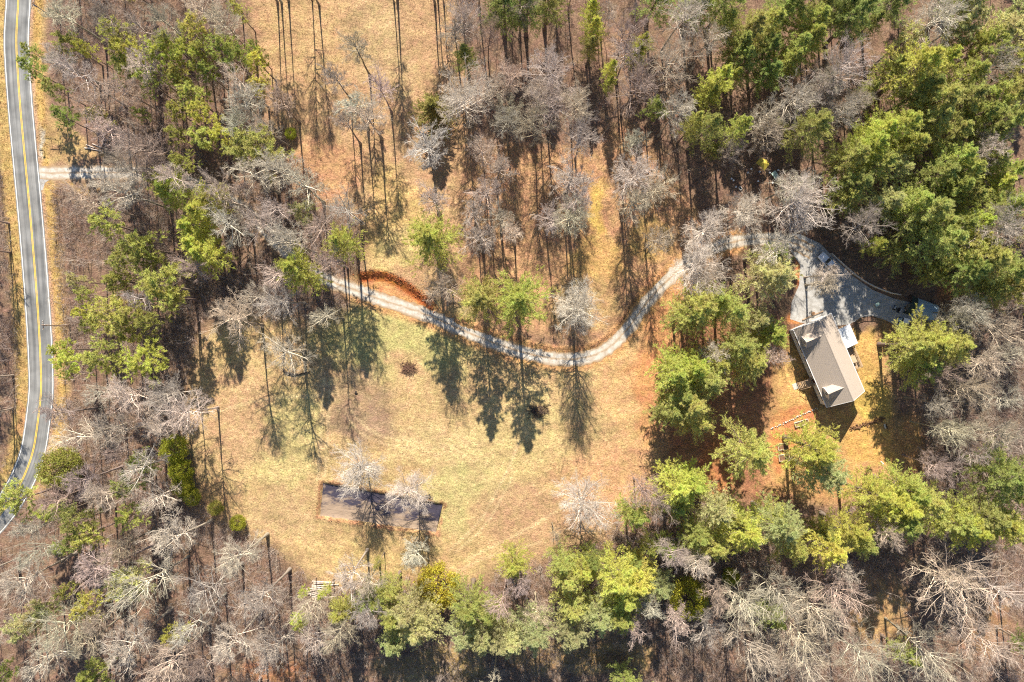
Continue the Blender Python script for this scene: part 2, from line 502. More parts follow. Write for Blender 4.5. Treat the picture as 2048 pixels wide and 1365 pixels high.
Z_ROADSIDE = [(100, -150), (470, -150), (505, 60), (520, 170), (545, 250), (590, 300), (640, 350), (720, 440), (735, 530), (690, 530), (600, 500),
              (560, 460), (480, 385), (400, 350), (300, 328), (228, 322), (220, 300), (170, 245), (118, 190), (102, 100)]
Z_LEFT = [(104, 380), (215, 366), (300, 362), (400, 378), (470, 418), (550, 515), (640, 570), (700, 598), (690, 640), (640, 640), (560, 625), (480, 620),
          (400, 640), (385, 720), (365, 780), (370, 860), (385, 960), (430, 1030), (480, 1060), (540, 1090), (600, 1130), (622, 1170), (600, 1500),
          (-60, 1500), (-60, 1150), (15, 1075), (70, 1010), (102, 930), (122, 850), (128, 760), (120, 650), (110, 520)]
Z_BOTTOM = [(600, 1190), (700, 1170), (760, 1140), (830, 1150), (930, 1170), (1000, 1130), (1100, 1105), (1200, 1080), (1230, 1040), (1290, 1000),
            (1340, 985), (1420, 1005), (1460, 1020), (1600, 1020), (1720, 1010), (1760, 965), (1830, 935), (1860, 900), (1850, 830), (1900, 760),
            (1960, 680), (2110, 650), (2110, 1500), (600, 1500)]
Z_RIGHT = [(1320, 200), (1700, -150), (2110, -150), (2110, 650), (1950, 650), (1880, 595), (1835, 582), (1770, 562), (1705, 525), (1665, 490),
           (1600, 462), (1450, 462), (1400, 420), (1330, 330)]
Z_TOP = [(880, -150), (1700, -150), (1320, 200), (1330, 330), (1285, 300), (1245, 250), (1200, 300), (1170, 290), (1100, 300), (1000, 300), (940, 290),
         (930, 180), (890, 100)]
Z_GROVE = [(930, 300), (1180, 295), (1245, 250), (1330, 330), (1380, 440), (1320, 490), (1230, 520), (1060, 540), (960, 520), (925, 450)]
Z_VERGEWOOD = [(-60, 330), (2, 330), (18, 430), (32, 560), (42, 700), (50, 830), (38, 900), (-60, 1010)]

road_c = catmull(GP(ROAD), 1.0)
drive_c = catmull(GP(DRIVE), 0.8)
pit_g = GP(PIT); bank_g = GP(BANK); wind_g = catmull(GP(WINDROW), 1.0)
ZG = {k: GP(v) for k, v in dict(roadside=Z_ROADSIDE, left=Z_LEFT, bottom=Z_BOTTOM, right=Z_RIGHT, top=Z_TOP, grove=Z_GROVE, verge=Z_VERGEWOOD).items()}

def height(x, y):
    x = np.asarray(x, float); y = np.asarray(y, float)
    d, s, p = dist_poly(x, y, bank_g)
    sd = d * s                                    # positive uphill of the crest
    rise = sstep(-2.3, 0.2, sd) * sstep(0.0, 0.12, p) * (1 - sstep(0.8, 1.0, p)) * (1 - sstep(5, 26, d))
    h = 1.25 * rise
    dp, _, _ = dist_poly(x, y, pit_g, closed=True)
    ins = inpoly(x, y, pit_g)
    h = h + np.where(ins, -0.8 * sstep(0.1, 1.0, dp), 0.22 * (1 - sstep(0.0, 1.0, dp)))
    dw, _, pw = dist_poly(x, y, wind_g)
    h = h + 0.3 * (1 - sstep(0.1, 0.9, dw)) * sstep(0, 0.05, pw) * (1 - sstep(0.95, 1.0, pw)) * (0.4 + vnoise(x * 0.7, y * 0.7))
    return h

def h1(x, y):
    return float(height(np.array([x]), np.array([y]))[0])

# ------------------------------------------------------------------ ground sheet
def axis(lo, hi, step, far):
    a = list(np.arange(lo, hi + 1e-6, step))
    s = step; v = lo
    pre = []
    while v > -far: s *= 1.6; v -= s; pre.append(v)
    s = step; v = a[-1]; post = []
    while v < far: s *= 1.6; v += s; post.append(v)
    return np.array(pre[::-1] + a + post)

def build_ground():
    xs = axis(-136, 136, 0.5, 1400); ys = axis(-96, 96, 0.5, 1400)
    X, Y = np.meshgrid(xs, ys)
    Z = height(X, Y)
    V = np.stack([X.ravel(), Y.ravel(), Z.ravel()], 1)
    ny, nx = X.shape
    i = np.arange(nx * ny).reshape(ny, nx)
    F = np.stack([i[:-1, :-1].ravel(), i[:-1, 1:].ravel(), i[1:, 1:].ravel(), i[1:, :-1].ravel()], 1)
    me = np_mesh('ground', V, F, M['ground'], smooth=True)
    # soil, litter and grass colours
    wx = X + 3.2 * (fbm(X * 0.16, Y * 0.16) - 0.47) * 2 + 1.2 * (fbm(X * 0.6 + 9, Y * 0.6) - 0.47) * 2
    wy = Y + 3.2 * (fbm(X * 0.16 + 40, Y * 0.16 + 7) - 0.47) * 2 + 1.2 * (fbm(X * 0.6, Y * 0.6 + 31) - 0.47) * 2
    C = np.empty(X.shape + (3,)); C[:] = (0.225, 0.142, 0.095)
    def blur(m, k):
        for ax in (0, 1):
            p = np.pad(m, [(k, k) if a == ax else (0, 0) for a in (0, 1)], mode='edge')
            c = np.cumsum(p, axis=ax)
            c = np.insert(c, 0, 0, axis=ax)
            n = 2 * k + 1
            m = (np.take(c, range(n, c.shape[ax]), axis=ax) - np.take(c, range(0, c.shape[ax] - n), axis=ax)) / n
        return m
    def paint(mask, c, a=1.0):
        nonlocal C
        w = (mask * a)[..., None]
        C = C * (1 - w) + np.array(c) * w
    def poly(pts, c, k=3, a=1.0):
        paint(blur(inpoly(wx, wy, GP(pts)).astype(float), k), c, a)
    def spot(px, py, rx, ry, c, a=1.0, soft=0.55):
        gx, gy = G(px, py); rx /= 8.03; ry /= 8.03
        d = np.sqrt(((wx - gx) / rx) ** 2 + ((wy - gy) / ry) ** 2) + 0.9 * (fbm(X * 0.12 + px, Y * 0.12 + py) - 0.47)
        paint(1 - sstep(soft, 1.05, d), c, a)
    def line(pts, w, c, a=1.0, soft=0.5):
        d, _, _ = dist_poly(X, Y, catmull(GP(pts), 2.0))
        nz = fbm(X * 0.5, Y * 0.5)
        paint((1 - sstep(w * (1 - soft), w * (1 + soft), d + 0.6 * (nz - 0.47))), c, a)
    # upper clearing: dry golden grass under oak litter
    poly([(460, -200), (900, -200), (930, 180), (940, 300), (930, 540), (900, 620), (860, 600), (720, 540), (735, 500), (640, 350), (545, 250), (500, 60)], (0.42, 0.265, 0.14), 4)
    spot(620, 60, 120, 140, (0.44, 0.285, 0.14)); spot(760, 90, 90, 120, (0.43, 0.295, 0.15)); spot(790, 440, 70, 120, (0.46, 0.31, 0.13))
    spot(640, 350, 90, 90, (0.46, 0.255, 0.13), 0.8); spot(800, 500, 80, 50, (0.47, 0.35, 0.15))
    # grove floor
    poly([(930, 290), (1180, 295), (1245, 250), (1330, 330), (1400, 430), (1390, 510), (1330, 540), (1270, 600), (1220, 670), (1140, 690), (1010, 665), (900, 620), (930, 540)], (0.45, 0.26, 0.135), 4)
    spot(1195, 425, 22, 56, (0.52, 0.35, 0.09), 0.8); spot(1190, 520, 60, 60, (0.50, 0.31, 0.11), 0.8); spot(1300, 470, 50, 70, (0.46, 0.30, 0.11), 0.8)
    spot(1170, 610, 90, 60, (0.44, 0.29, 0.13), 0.8)
    # meadow
    poly([(700, 600), (850, 640), (1000, 700), (1120, 730), (1230, 710), (1300, 640), (1400, 540), (1420, 600), (1370, 700), (1330, 800), (1330, 960),
          (1230, 1040), (1200, 1080), (1000, 1130), (930, 1170), (830, 1150), (700, 1170), (610, 1150), (540, 1090), (430, 1030), (385, 960), (370, 800),
          (400, 690), (430, 640), (560, 640), (690, 640)], (0.47, 0.325, 0.155), 5)
    spot(790, 660, 170, 80, (0.42, 0.355, 0.145)); spot(840, 700, 130, 70, (0.44, 0.385, 0.15), 0.7); spot(590, 860, 60, 110, (0.46, 0.38, 0.16), 0.8)
    spot(950, 950, 110, 110, (0.48, 0.38, 0.17), 0.9); spot(870, 900, 160, 60, (0.52, 0.38, 0.185), 0.8); spot(1050, 880, 90, 120, (0.52, 0.39, 0.175), 0.8)
    spot(560, 930, 80, 60, (0.49, 0.39, 0.17), 0.8); spot(470, 700, 50, 60, (0.52, 0.37, 0.15), 0.7)
    spot(730, 840, 110, 70, (0.29, 0.19, 0.125), 0.85); spot(700, 760, 60, 40, (0.40, 0.27, 0.16), 0.6); spot(900, 1000, 60, 90, (0.44, 0.37, 0.16), 0.7); spot(470, 850, 90, 120, (0.46, 0.285, 0.16), 0.6); spot(560, 1030, 90, 60, (0.45, 0.31, 0.16), 0.8)
    spot(1080, 1040, 160, 80, (0.42, 0.265, 0.145), 0.9); spot(1220, 960, 130, 110, (0.52, 0.30, 0.155), 0.8); spot(760, 1120, 110, 40, (0.48, 0.34, 0.15), 0.7)
    spot(1270, 760, 90, 130, (0.54, 0.33, 0.155), 0.8); spot(1330, 640, 70, 110, (0.55, 0.275, 0.12)); spot(1310, 740, 60, 90, (0.53, 0.245, 0.10), 0.8)
    spot(1310, 850, 40, 70, (0.53, 0.26, 0.11), 0.7); spot(1370, 560, 40, 40, (0.55, 0.29, 0.13))
    spot(815, 735, 50, 45, (0.50, 0.32, 0.165), 0.8); spot(420, 1000, 60, 60, (0.50, 0.31, 0.15), 0.8)
    # pine-straw floor and red yard soil
    poly([(1330, 760), (1380, 640), (1440, 620), (1600, 650), (1590, 740), (1560, 800), (1540, 870), (1600, 1010), (1340, 990)], (0.33, 0.16, 0.085), 5)
    poly([(1560, 700), (1620, 680), (1640, 820), (1700, 810), (1770, 640), (1800, 660), (1775, 780), (1800, 900), (1770, 980), (1600, 1010), (1530, 960), (1540, 860)], (0.50, 0.30, 0.115), 4)
    spot(1600, 770, 40, 60, (0.56, 0.34, 0.125)); spot(1735, 720, 35, 70, (0.52, 0.32, 0.105)); spot(1740, 800, 40, 60, (0.47, 0.33, 0.08), 0.8)
    spot(1590, 840, 50, 40, (0.50, 0.21, 0.085)); spot(1560, 895, 30, 60, (0.55, 0.23, 0.085)); spot(1745, 880, 60, 60, (0.53, 0.31, 0.10)); spot(1750, 950, 60, 30, (0.56, 0.32, 0.15), 0.8)
    spot(1430, 920, 40, 80, (0.46, 0.19, 0.075), 0.7); spot(1620, 630, 50, 20, (0.52, 0.22, 0.07)); spot(1600, 545, 14, 50, (0.55, 0.21, 0.08)); spot(1771, 627, 10, 12, (0.62, 0.27, 0.10))
    spot(1230, 90, 60, 60, (0.30, 0.18, 0.11), 0.6); spot(1640, 960, 60, 60, (0.40, 0.22, 0.09), 0.6); spot(1820, 880, 30, 80, (0.48, 0.26, 0.10), 0.8)
    spot(1900, 590, 40, 60, (0.47, 0.22, 0.09), 0.7); spot(1160, 1310, 160, 50, (0.48, 0.32, 0.12), 0.7); spot(560, 1350, 120, 30, (0.42, 0.19, 0.08), 0.6)
    spot(880, 1330, 120, 40, (0.46, 0.33, 0.12), 0.7); spot(1760, 1230, 60, 100, (0.50, 0.30, 0.12), 0.7); spot(1960, 1230, 80, 90, (0.40, 0.22, 0.10), 0.6)
    # verges
    line([(60, -150)] + [(p[0] + 32, p[1]) for p in ROAD[2:14]] + [(92, 915), (75, 970)], 3.2, (0.42, 0.265, 0.12), 0.95, 0.35)
    line([(p[0] - 30, p[1]) for p in ROAD[1:16]], 2.6, (0.46, 0.31, 0.115), 0.95, 0.35)
    line([(p[0] + 41, p[1]) for p in ROAD[2:15]], 0.9, (0.52, 0.34, 0.10), 0.7, 0.5)
    line([(p[0] + 27, p[1]) for p in ROAD[2:15]], 0.5, (0.48, 0.30, 0.19), 0.8, 0.5)
    spot(125, 280, 42, 50, (0.43, 0.285, 0.125)); spot(170, 312, 50, 18, (0.46, 0.30, 0.14)); spot(170, 368, 60, 10, (0.52, 0.34, 0.12), 0.8); spot(42, 830, 12, 40, (0.44, 0.25, 0.11))
    spot(77, 290, 7, 45, (0.52, 0.47, 0.38), 0.9)
    # shoulders of the driveway, the cut bank and the rim of the pit
    line(DRIVE[9:24], 3.1, (0.52, 0.285, 0.12), 0.9, 0.3)
    line(DRIVE[1:10], 2.4, (0.38, 0.25, 0.15), 0.7, 0.3)
    d, s, p = dist_poly(X, Y, bank_g); sd = d * s
    bk = sstep(-2.9, -2.2, sd) * (1 - sstep(-0.2, 0.35, sd + 0.8 * (fbm(X, Y) - 0.47))) * sstep(0.03, 0.1, p) * (1 - sstep(0.9, 0.98, p))
    fan = sstep(-6.5, -3.5, sd) * (1 - sstep(-2.9, -2.0, sd)) * sstep(0.08, 0.2, p) * (1 - sstep(0.8, 0.95, p))
    paint(fan, (0.55, 0.27, 0.11), 0.8)
    paint(bk, (0.47, 0.14, 0.035), 0.95)
    dp, _, _ = dist_poly(X, Y, pit_g, closed=True)
    paint(1 - sstep(0.15, 0.55, dp + 1.4 * (fbm(X * 0.8, Y * 0.8) - 0.47)), (0.34, 0.16, 0.085), 0.8)
    dw, _, _ = dist_poly(X, Y, wind_g)
    paint(1 - sstep(0.1, 0.5, dw), (0.25, 0.12, 0.06), 0.45)
    # wheel marks and mower lines in the meadow
    for tr in ([(690, 825), (715, 862), (760, 885), (830, 896), (920, 890)], [(700, 818), (728, 852), (770, 873), (840, 883)], [(648, 760), (642, 870), (636, 960)],
               [(660, 760), (655, 870), (650, 950)], [(900, 1100), (960, 1040), (1010, 950), (1040, 880)], [(912, 1104), (975, 1044), (1024, 955)],
               [(930, 1120), (1050, 1060), (1150, 1000)], [(420, 830), (520, 800), (640, 790)], [(840, 1180), (905, 1150), (960, 1120), (1080, 1085)]):
        line(tr, 0.34, (0.60, 0.455, 0.245), 0.48, 0.6)
    C *= (0.80 + 0.16 * fbm(X * 0.9 + 3, Y * 0.9))[..., None]
    lum = C.mean(-1, keepdims=True); C = lum + (C - lum) * 0.98
    ca = me.color_attributes.new('Soil', 'FLOAT_COLOR', 'POINT')
    full = np.ones((nx * ny, 4), np.float32); full[:, :3] = C.reshape(-1, 3)
    ca.data.foreach_set('color', full.ravel())
    o = link('ground', me); tag(o, kind='structure')
    return xs, ys, C
gx_, gy_, soilC = build_ground()

def ribbon(name, c, w, z, mat, jitter=0.0, kind='structure', off=0.0, cols=2, parent=None, hfun=False):
    d = np.gradient(c, axis=0); d /= np.linalg.norm(d, axis=1)[:, None]
    nrm = np.stack([-d[:, 1], d[:, 0]], 1)
    V, F, UV = [], [], []
    s = np.concatenate([[0], np.cumsum(np.linalg.norm(np.diff(c, axis=0), axis=1))])
    n = len(c)
    jl = jitter * (rng.random(n) - 0.5) * 2; jr = jitter * (rng.random(n) - 0.5) * 2
    for i in range(n):
        for k in range(cols):
            t = k / (cols - 1)
            e = (t - 0.5) * w + (jl[i] if k == 0 else jr[i] if k == cols - 1 else 0) + off
            p = c[i] + nrm[i] * e
            V.append((p[0], p[1], z)); UV.append((t, s[i] / 10.0))
    for i in range(n - 1):
        for k in range(cols - 1):
            a = i * cols + k
            F.append((a, a + cols, a + cols + 1, a + 1))
    me = np_mesh(name, V, F, mat)
    # faces must look up
    if me.polygons[0].normal.z < 0: me.flip_normals()
    uv = me.uv_layers.new(name='UVMap')
    li = np.zeros(len(me.loops), np.int32); me.loops.foreach_get('vertex_index', li)
    uv.data.foreach_set('uv', np.array(UV, np.float32)[li].ravel())
    o = link(name, me, parent)
    if kind: tag(o, kind=kind)
    return o

ribbon('road', road_c, 6.5, 0.030, M['asphalt'], 0.06, cols=5)
for nm, of, w, mt in (('edge_line', 2.93, 0.17, 'white_line'), ('edge_line', -2.93, 0.17, 'white_line'), ('centre_line', 0.14, 0.15, 'yellow_line'), ('centre_line', -0.14, 0.15, 'yellow_line')):
    ribbon(nm, road_c, w, 0.036, M[mt], off=of)
dr = ribbon('driveway', drive_c[2:], 3.5, 0.022, M['gravel'], 0.30, cols=7)
lot = mk_mesh('parking_area', [(p[0], p[1], 0.012) for p in GP(LOT)], [tuple(range(len(LOT)))], M['lot'])
if lot.polygons[0].normal.z < 0: lot.flip_normals()
tag(link('parking_area', lot), kind='structure')

# driveway apron fanning out at the road
ap = GP([(70, 318), (80, 331), (100, 335), (100, 359), (90, 366), (86, 380), (76, 382), (74, 350)])
apm = mk_mesh('driveway_apron', [(p[0], p[1], 0.016) for p in ap], [tuple(range(len(ap)))], M['lot'])
if apm.polygons[0].normal.z < 0: apm.flip_normals()
tag(link('driveway_apron', apm), kind='structure')

# ------------------------------------------------------------------ tree makers
def norm(a):
    return a / (np.linalg.norm(a, axis=-1, keepdims=True) + 1e-9)

def grow(start, d, ln, S, up, jit):
    """polylines: (N,S+1,3)"""
    pts = [start]; d = norm(d)
    for k in range(S):
        pts.append(pts[-1] + d * (ln / S)[:, None])
        d = norm(d + jit * rng.normal(size=d.shape) + np.array([0, 0, up]))
    return np.stack(pts, 1)

def prisms(P, r0, r1, n=3):
    """P (N,S+1,3) polylines -> verts, quads; radius tapers r0 -> r1 (N,)"""
    Nn, S1, _ = P.shape
    T = np.gradient(P, axis=1); T = norm(T)
    ref = np.where(np.abs(T[..., 2:3]) < 0.9, np.array([0, 0, 1.0]), np.array([1.0, 0, 0]))
    a = norm(np.cross(T, ref)); b = np.cross(a, T)
    t = np.linspace(0, 1, S1)[None, :]
    rad = r0[:, None] * (1 - t) + r1[:, None] * t
    an = np.arange(n) * 2 * np.pi / n
    ring = P[:, :, None, :] + rad[..., None, None] * (np.cos(an)[None, None, :, None] * a[:, :, None, :] + np.sin(an)[None, None, :, None] * b[:, :, None, :])
    V = ring.reshape(-1, 3)
    idx = np.arange(Nn * S1 * n).reshape(Nn, S1, n)
    i0 = idx[:, :-1]; i1 = idx[:, 1:]
    F = np.stack([i0, np.roll(i0, -1, 2), np.roll(i1, -1, 2), i1], -1).reshape(-1, 4)
    return V, F

def stack(parts):
    V, F, o = [], [], 0
    for v, f in parts:
        V.append(v); F.append(f + o); o += len(v)
    return np.concatenate(V), np.concatenate(F)

def children(P, ln, m, lo, hi, ang, frac, up):
    """m children on each parent polyline"""
    Nn, S1, _ = P.shape
    t = lo + (hi - lo) * (np.arange(m)[None, :] + rng.random((Nn, m))) / m
    ft = t * (S1 - 1); i = np.minimum(ft.astype(int), S1 - 2); f = (ft - i)[..., None]
    r = np.arange(Nn)[:, None]
    st = P[r, i] * (1 - f) + P[r, i + 1] * f
    pd = norm(P[r, i + 1] - P[r, i])
    rnd = norm(rng.normal(size=pd.shape))
    side = norm(np.cross(pd, rnd))
    a = ang * (0.75 + 0.5 * rng.random(t.shape))[..., None]
    d = pd * np.cos(a) + side * np.sin(a) + np.array([0, 0, up])
    l = ln[:, None] * frac * (1.15 - 0.65 * t) * (0.7 + 0.6 * rng.random(t.shape))
    return st.reshape(-1, 3), norm(d.reshape(-1, 3)), l.reshape(-1)

def bare_tree(H, Rr, cb, limbs, spread, name, forks=1, tw=1.0, sub=(7, 7, 4)):
    """trunk mesh and crown mesh; cb = share of height where the crown starts"""
    S = 9
    z = np.linspace(0, 0.93 * H, S)
    trunks = []
    for k in range(forks):
        a = rng.random() * 6.28; ln = 0.06 * H * (0.3 + rng.random()) * (1 if forks == 1 else 1.6)
        q = (z / H) ** 1.6
        w = np.cumsum(rng.normal(size=(S, 2)) * 0.10, 0) * (z / H)[:, None]
        trunks.append(np.stack([np.cos(a) * ln * q + w[:, 0], np.sin(a) * ln * q + w[:, 1], z], 1))
    TP = np.stack(trunks)
    r0 = 0.0078 * H + 0.04
    tv, tf = prisms(TP, np.full(forks, r0), np.full(forks, 0.035), 7)
    # root flare
    tv[:, :2] *= (1 + 0.7 * np.exp(-tv[:, 2:3] / 0.4))
    st, dd, ll = [], [], []
    for k in range(forks):
        n = limbs // forks
        t = cb + (0.985 - cb) * ((np.arange(n) + rng.random(n)) / n) ** 0.85
        zz = t * H * 0.945
        x = np.interp(zz, z, TP[k, :, 0]); y = np.interp(zz, z, TP[k, :, 1])
        az = np.arange(n) * 2.39996 + rng.normal(size=n) * 0.5
        u = (t - cb) / (1 - cb)
        el = R(20) + R(50) * u ** 1.2 + rng.normal(size=n) * 0.16 - spread * 0.25
        prof = np.clip(np.sin(np.pi * np.clip(0.22 + 0.74 * u, 0, 1)) ** 0.7, 0.2, 1)
        L = Rr * prof * (0.75 + 0.5 * rng.random(n)) / np.maximum(np.cos(el), 0.55)
        st.append(np.stack([x, y, zz], 1)); ll.append(L)
        dd.append(np.stack([np.cos(az) * np.cos(el), np.sin(az) * np.cos(el), np.sin(el)], 1))
    st = np.concatenate(st); dd = np.concatenate(dd); ll = np.concatenate(ll)
    parts = []
    P1 = grow(st, dd, ll, 5, 0.09, 0.10)
    rl = np.clip(0.0155 * ll + 0.02, 0.035, 0.12)
    parts.append(prisms(P1, rl, np.full(len(ll), 0.022), 4))
    nlimb = len(parts[0][1])
    s2, d2, l2 = children(P1, ll, sub[0], 0.2, 1.0, R(45), 0.46, 0.10)
    P2 = grow(s2, d2, l2, 3, 0.07, 0.16)
    parts.append(prisms(P2, np.full(len(l2), 0.030 * tw), np.full(len(l2), 0.015 * tw), 3))
    nlimb += len(parts[1][1])
    s3, d3, l3 = children(P2, l2, sub[1], 0.15, 1.0, R(42), 0.52, 0.10)
    P3 = grow(s3, d3, l3, 2, 0.06, 0.18)
    parts.append(prisms(P3, np.full(len(l3), 0.0145 * tw), np.full(len(l3), 0.010 * tw), 3))
    s4, d4, l4 = children(P3, l3, sub[2], 0.2, 1.0, R(40), 0.60, 0.08)
    P4 = grow(s4, d4, np.clip(l4, 0.25, 0.9), 1, 0.05, 0.1)
    parts.append(prisms(P4, np.full(len(l4), 0.0105 * tw), np.full(len(l4), 0.006 * tw), 3))
    cv, cf = stack(parts)
    rad = np.percentile(np.hypot(cv[:, 0], cv[:, 1]), 92)
    cm = np_mesh(name + '_crown', cv, cf, M['twig']); cm.materials.append(M['limb'])
    mi = np.zeros(len(cf), np.int32); mi[:nlimb] = 1
    cm.polygons.foreach_set('material_index', mi)
    return dict(trunk=np_mesh(name + '_trunk', tv, tf, M['bark'], True), crown=cm, H=H, r=rad, zc=float(np.median(cv[:, 2])))

def tufts(p, d, k, length, width, spread):
    """k slender leaf triangles fanning out of every point"""
    n = len(p)
    P = np.repeat(p, k, 0); D = np.repeat(d, k, 0)
    D = norm(D + spread * rng.normal(size=D.shape))
    L = length * (0.6 + 0.8 * rng.random(len(P)))[:, None]
    side = norm(np.cross(D, rng.normal(size=D.shape)))
    w = width * (0.7 + 0.6 * rng.random(len(P)))[:, None]
    V = np.stack([P - side * w, P + side * w, P + D * L], 1).reshape(-1, 3)
    F = np.arange(len(V)).reshape(-1, 3)
    return V, F

def white_pine(H, Rr, cb, name, dens=1.0, gap=0.1):
    S = 8
    z = np.linspace(0, H, S)
    w = np.cumsum(rng.normal(size=(S, 2)) * 0.10, 0) * (z / H)[:, None]
    TP = np.concatenate([w, z[:, None]], 1)[None]
    wood = [prisms(TP, np.array([0.011 * H + 0.06]), np.array([0.02]), 7)]
    wood[0][0][:, :2] *= (1 + 0.7 * np.exp(-wood[0][0][:, 2:3] / 0.4))
    st, dd, ll = [], [], []
    zz = (cb + 0.03) * H; k = 0
    while zz < 0.985 * H:
        u = (zz / H - cb) / (1 - cb)
        prof = (min(1.0, 0.6 + 2.4 * u) * (1 - u) ** 0.78)
        m = random.choice((5, 6, 6, 7))
        a0 = random.random() * 6.28
        for j in range(m):
            if random.random() < gap: continue
            az = a0 + j * 6.28 / m + random.gauss(0, 0.2)
            el = R(2) + R(50) * u ** 2 + random.gauss(0, 0.1)
            st.append((np.interp(zz, z, w[:, 0]), np.interp(zz, z, w[:, 1]), zz + random.gauss(0, 0.15)))
            dd.append((math.cos(az) * math.cos(el), math.sin(az) * math.cos(el), math.sin(el)))
            ll.append(max(0.5, Rr * prof * random.uniform(0.62, 1.30)))
        zz += (1.05 - 0.45 * u) * H / 22.0; k += 1
    st = np.array(st); dd = np.array(dd); ll = np.array(ll)
    P1 = grow(st, dd, ll, 5, 0.045, 0.06)
    twv, twf = prisms(P1, np.clip(0.012 * ll + 0.01, 0.02, 0.07), np.full(len(ll), 0.012), 3)
    s2, d2, l2 = children(P1, ll, 18, 0.14, 1.0, R(46), 0.27, 0.12)
    P2 = grow(s2, d2, l2, 2, 0.06, 0.1)
    # needle sprays along the side shoots and at the tips
    pp, dv = [], []
    for f in (0.3, 0.55, 0.8, 1.0):
        i = 0 if f < 0.5 else 1; g = f * 2 - i
        pp.append(P2[:, i] * (1 - g) + P2[:, i + 1] * g); dv.append(norm(P2[:, i + 1] - P2[:, i]))
    pp.append(P1[:, -1]); dv.append(norm(P1[:, -1] - P1[:, -2])); pp.append(P1[:, -2]); dv.append(norm(P1[:, -1] - P1[:, -2]))
    pp = np.concatenate(pp); dv = norm(np.concatenate(dv) + np.array([0, 0, 0.35]))
    keep = rng.random(len(pp)) < dens
    nv, nf = tufts(pp[keep], dv[keep], 8, 0.27, 0.026, 0.66)
    cv, cf = stack([(nv, nf)])
    bv, bf = stack([wood[0], (twv, twf)])
    return dict(trunk=np_mesh(name + '_trunk', bv, bf, M['bark'], True), crown=np_mesh(name + '_needles', cv, cf, M['needle']), H=H,
                r=np.percentile(np.hypot(cv[:, 0], cv[:, 1]), 95), zc=float(np.median(cv[:, 2])))

def scrub_pine(H, Rr, name):
    """ragged flat-topped pine: foliage in clumps at branch ends of the top half"""
    S = 8; z = np.linspace(0, 0.95 * H, S)
    w = np.cumsum(rng.normal(size=(S, 2)) * 0.16, 0) * (z / H)[:, None]
    tr = prisms(np.concatenate([w, z[:, None]], 1)[None], np.array([0.009 * H + 0.05]), np.array([0.03]), 6)
    n = 34
    t = 0.56 + 0.42 * (np.arange(n) + rng.random(n)) / n
    az = np.arange(n) * 2.4 + rng.normal(size=n) * 0.6
    u = (t - 0.56) / 0.42
    el = R(5) + R(45) * u + rng.normal(size=n) * 0.2
    st = np.stack([np.interp(t * H, z, w[:, 0]), np.interp(t * H, z, w[:, 1]), t * H * 0.97], 1)
    dd = np.stack([np.cos(az) * np.cos(el), np.sin(az) * np.cos(el), np.sin(el)], 1)
    ll = Rr * (0.35 + 0.75 * rng.random(n)) * (1.05 - 0.55 * u ** 2)
    P1 = grow(st, dd, ll, 4, 0.06, 0.15)
    s2, d2, l2 = children(P1, ll, 8, 0.4, 1.0, R(55), 0.40, 0.15)
    P2 = grow(s2, d2, l2, 2, 0.08, 0.15)
    br = prisms(P1, np.clip(0.012 * ll + 0.012, 0.02, 0.06), np.full(n, 0.012), 3)
    b2 = prisms(P2, np.full(len(l2), 0.014), np.full(len(l2), 0.008), 3)
    pp = np.concatenate([P2[:, 2], P2[:, 1], P1[:, -1], P2[:, 2] * 0.5 + P2[:, 1] * 0.5]); dv = np.concatenate([d2, d2, dd, d2]) + np.array([0, 0, 0.5])
    nv, nf = tufts(pp, norm(dv), 12, 0.36, 0.042, 0.9)
    bv, bf = stack([tr, br, b2])
    return dict(trunk=np_mesh(name + '_trunk', bv, bf, M['bark'], True), crown=np_mesh(name + '_needles', nv, nf, M['needle']), H=H,
                r=np.percentile(np.hypot(nv[:, 0], nv[:, 1]), 95), zc=float(np.median(nv[:, 2])))

def round_evergreen(H, Rr, name):
    """dense round broadleaf evergreen"""
    n = 26
    tr = prisms(np.array([[[0, 0, 0], [0.05, 0, H * 0.3], [0, 0.05, H * 0.75]]]), np.array([0.16]), np.array([0.04]), 6)
    cz = H * 0.52
    ph = rng.random(150) * 6.28; ct = rng.random(150) * 1.75 - 0.75; sn = np.sqrt(np.clip(1 - ct ** 2, 0, 1))
    rr = 0.72 + 0.32 * rng.random(150)
    cen = np.stack([np.cos(ph) * sn * Rr * rr, np.sin(ph) * sn * Rr * rr, cz + ct * H * 0.46 * rr], 1)
    lim = prisms(np.stack([np.broadcast_to(np.array([0, 0, H * 0.25]), (n, 3)), cen[:n] * 0.9 + np.array([0, 0, 0.1])], 1), np.full(n, 0.05), np.full(n, 0.015), 3)
    rad = Rr * 0.23
    v = norm(rng.normal(size=(150, 42, 3)))
    p = (cen[:, None] + v * rad * (0.5 + 0.6 * rng.random((150, 42, 1)))).reshape(-1, 3)
    nv, nf = tufts(p, norm(v.reshape(-1, 3) + np.array([0, 0, 0.3])), 2, 0.26, 0.085, 0.8)
    bv, bf = stack([tr, lim])
    return dict(trunk=np_mesh(name + '_trunk', bv, bf, M['bark'], True), crown=np_mesh(name + '_leaves', nv, nf, M['leaf']), H=H,
                r=np.percentile(np.hypot(nv[:, 0], nv[:, 1]), 96), zc=float(np.median(nv[:, 2])))

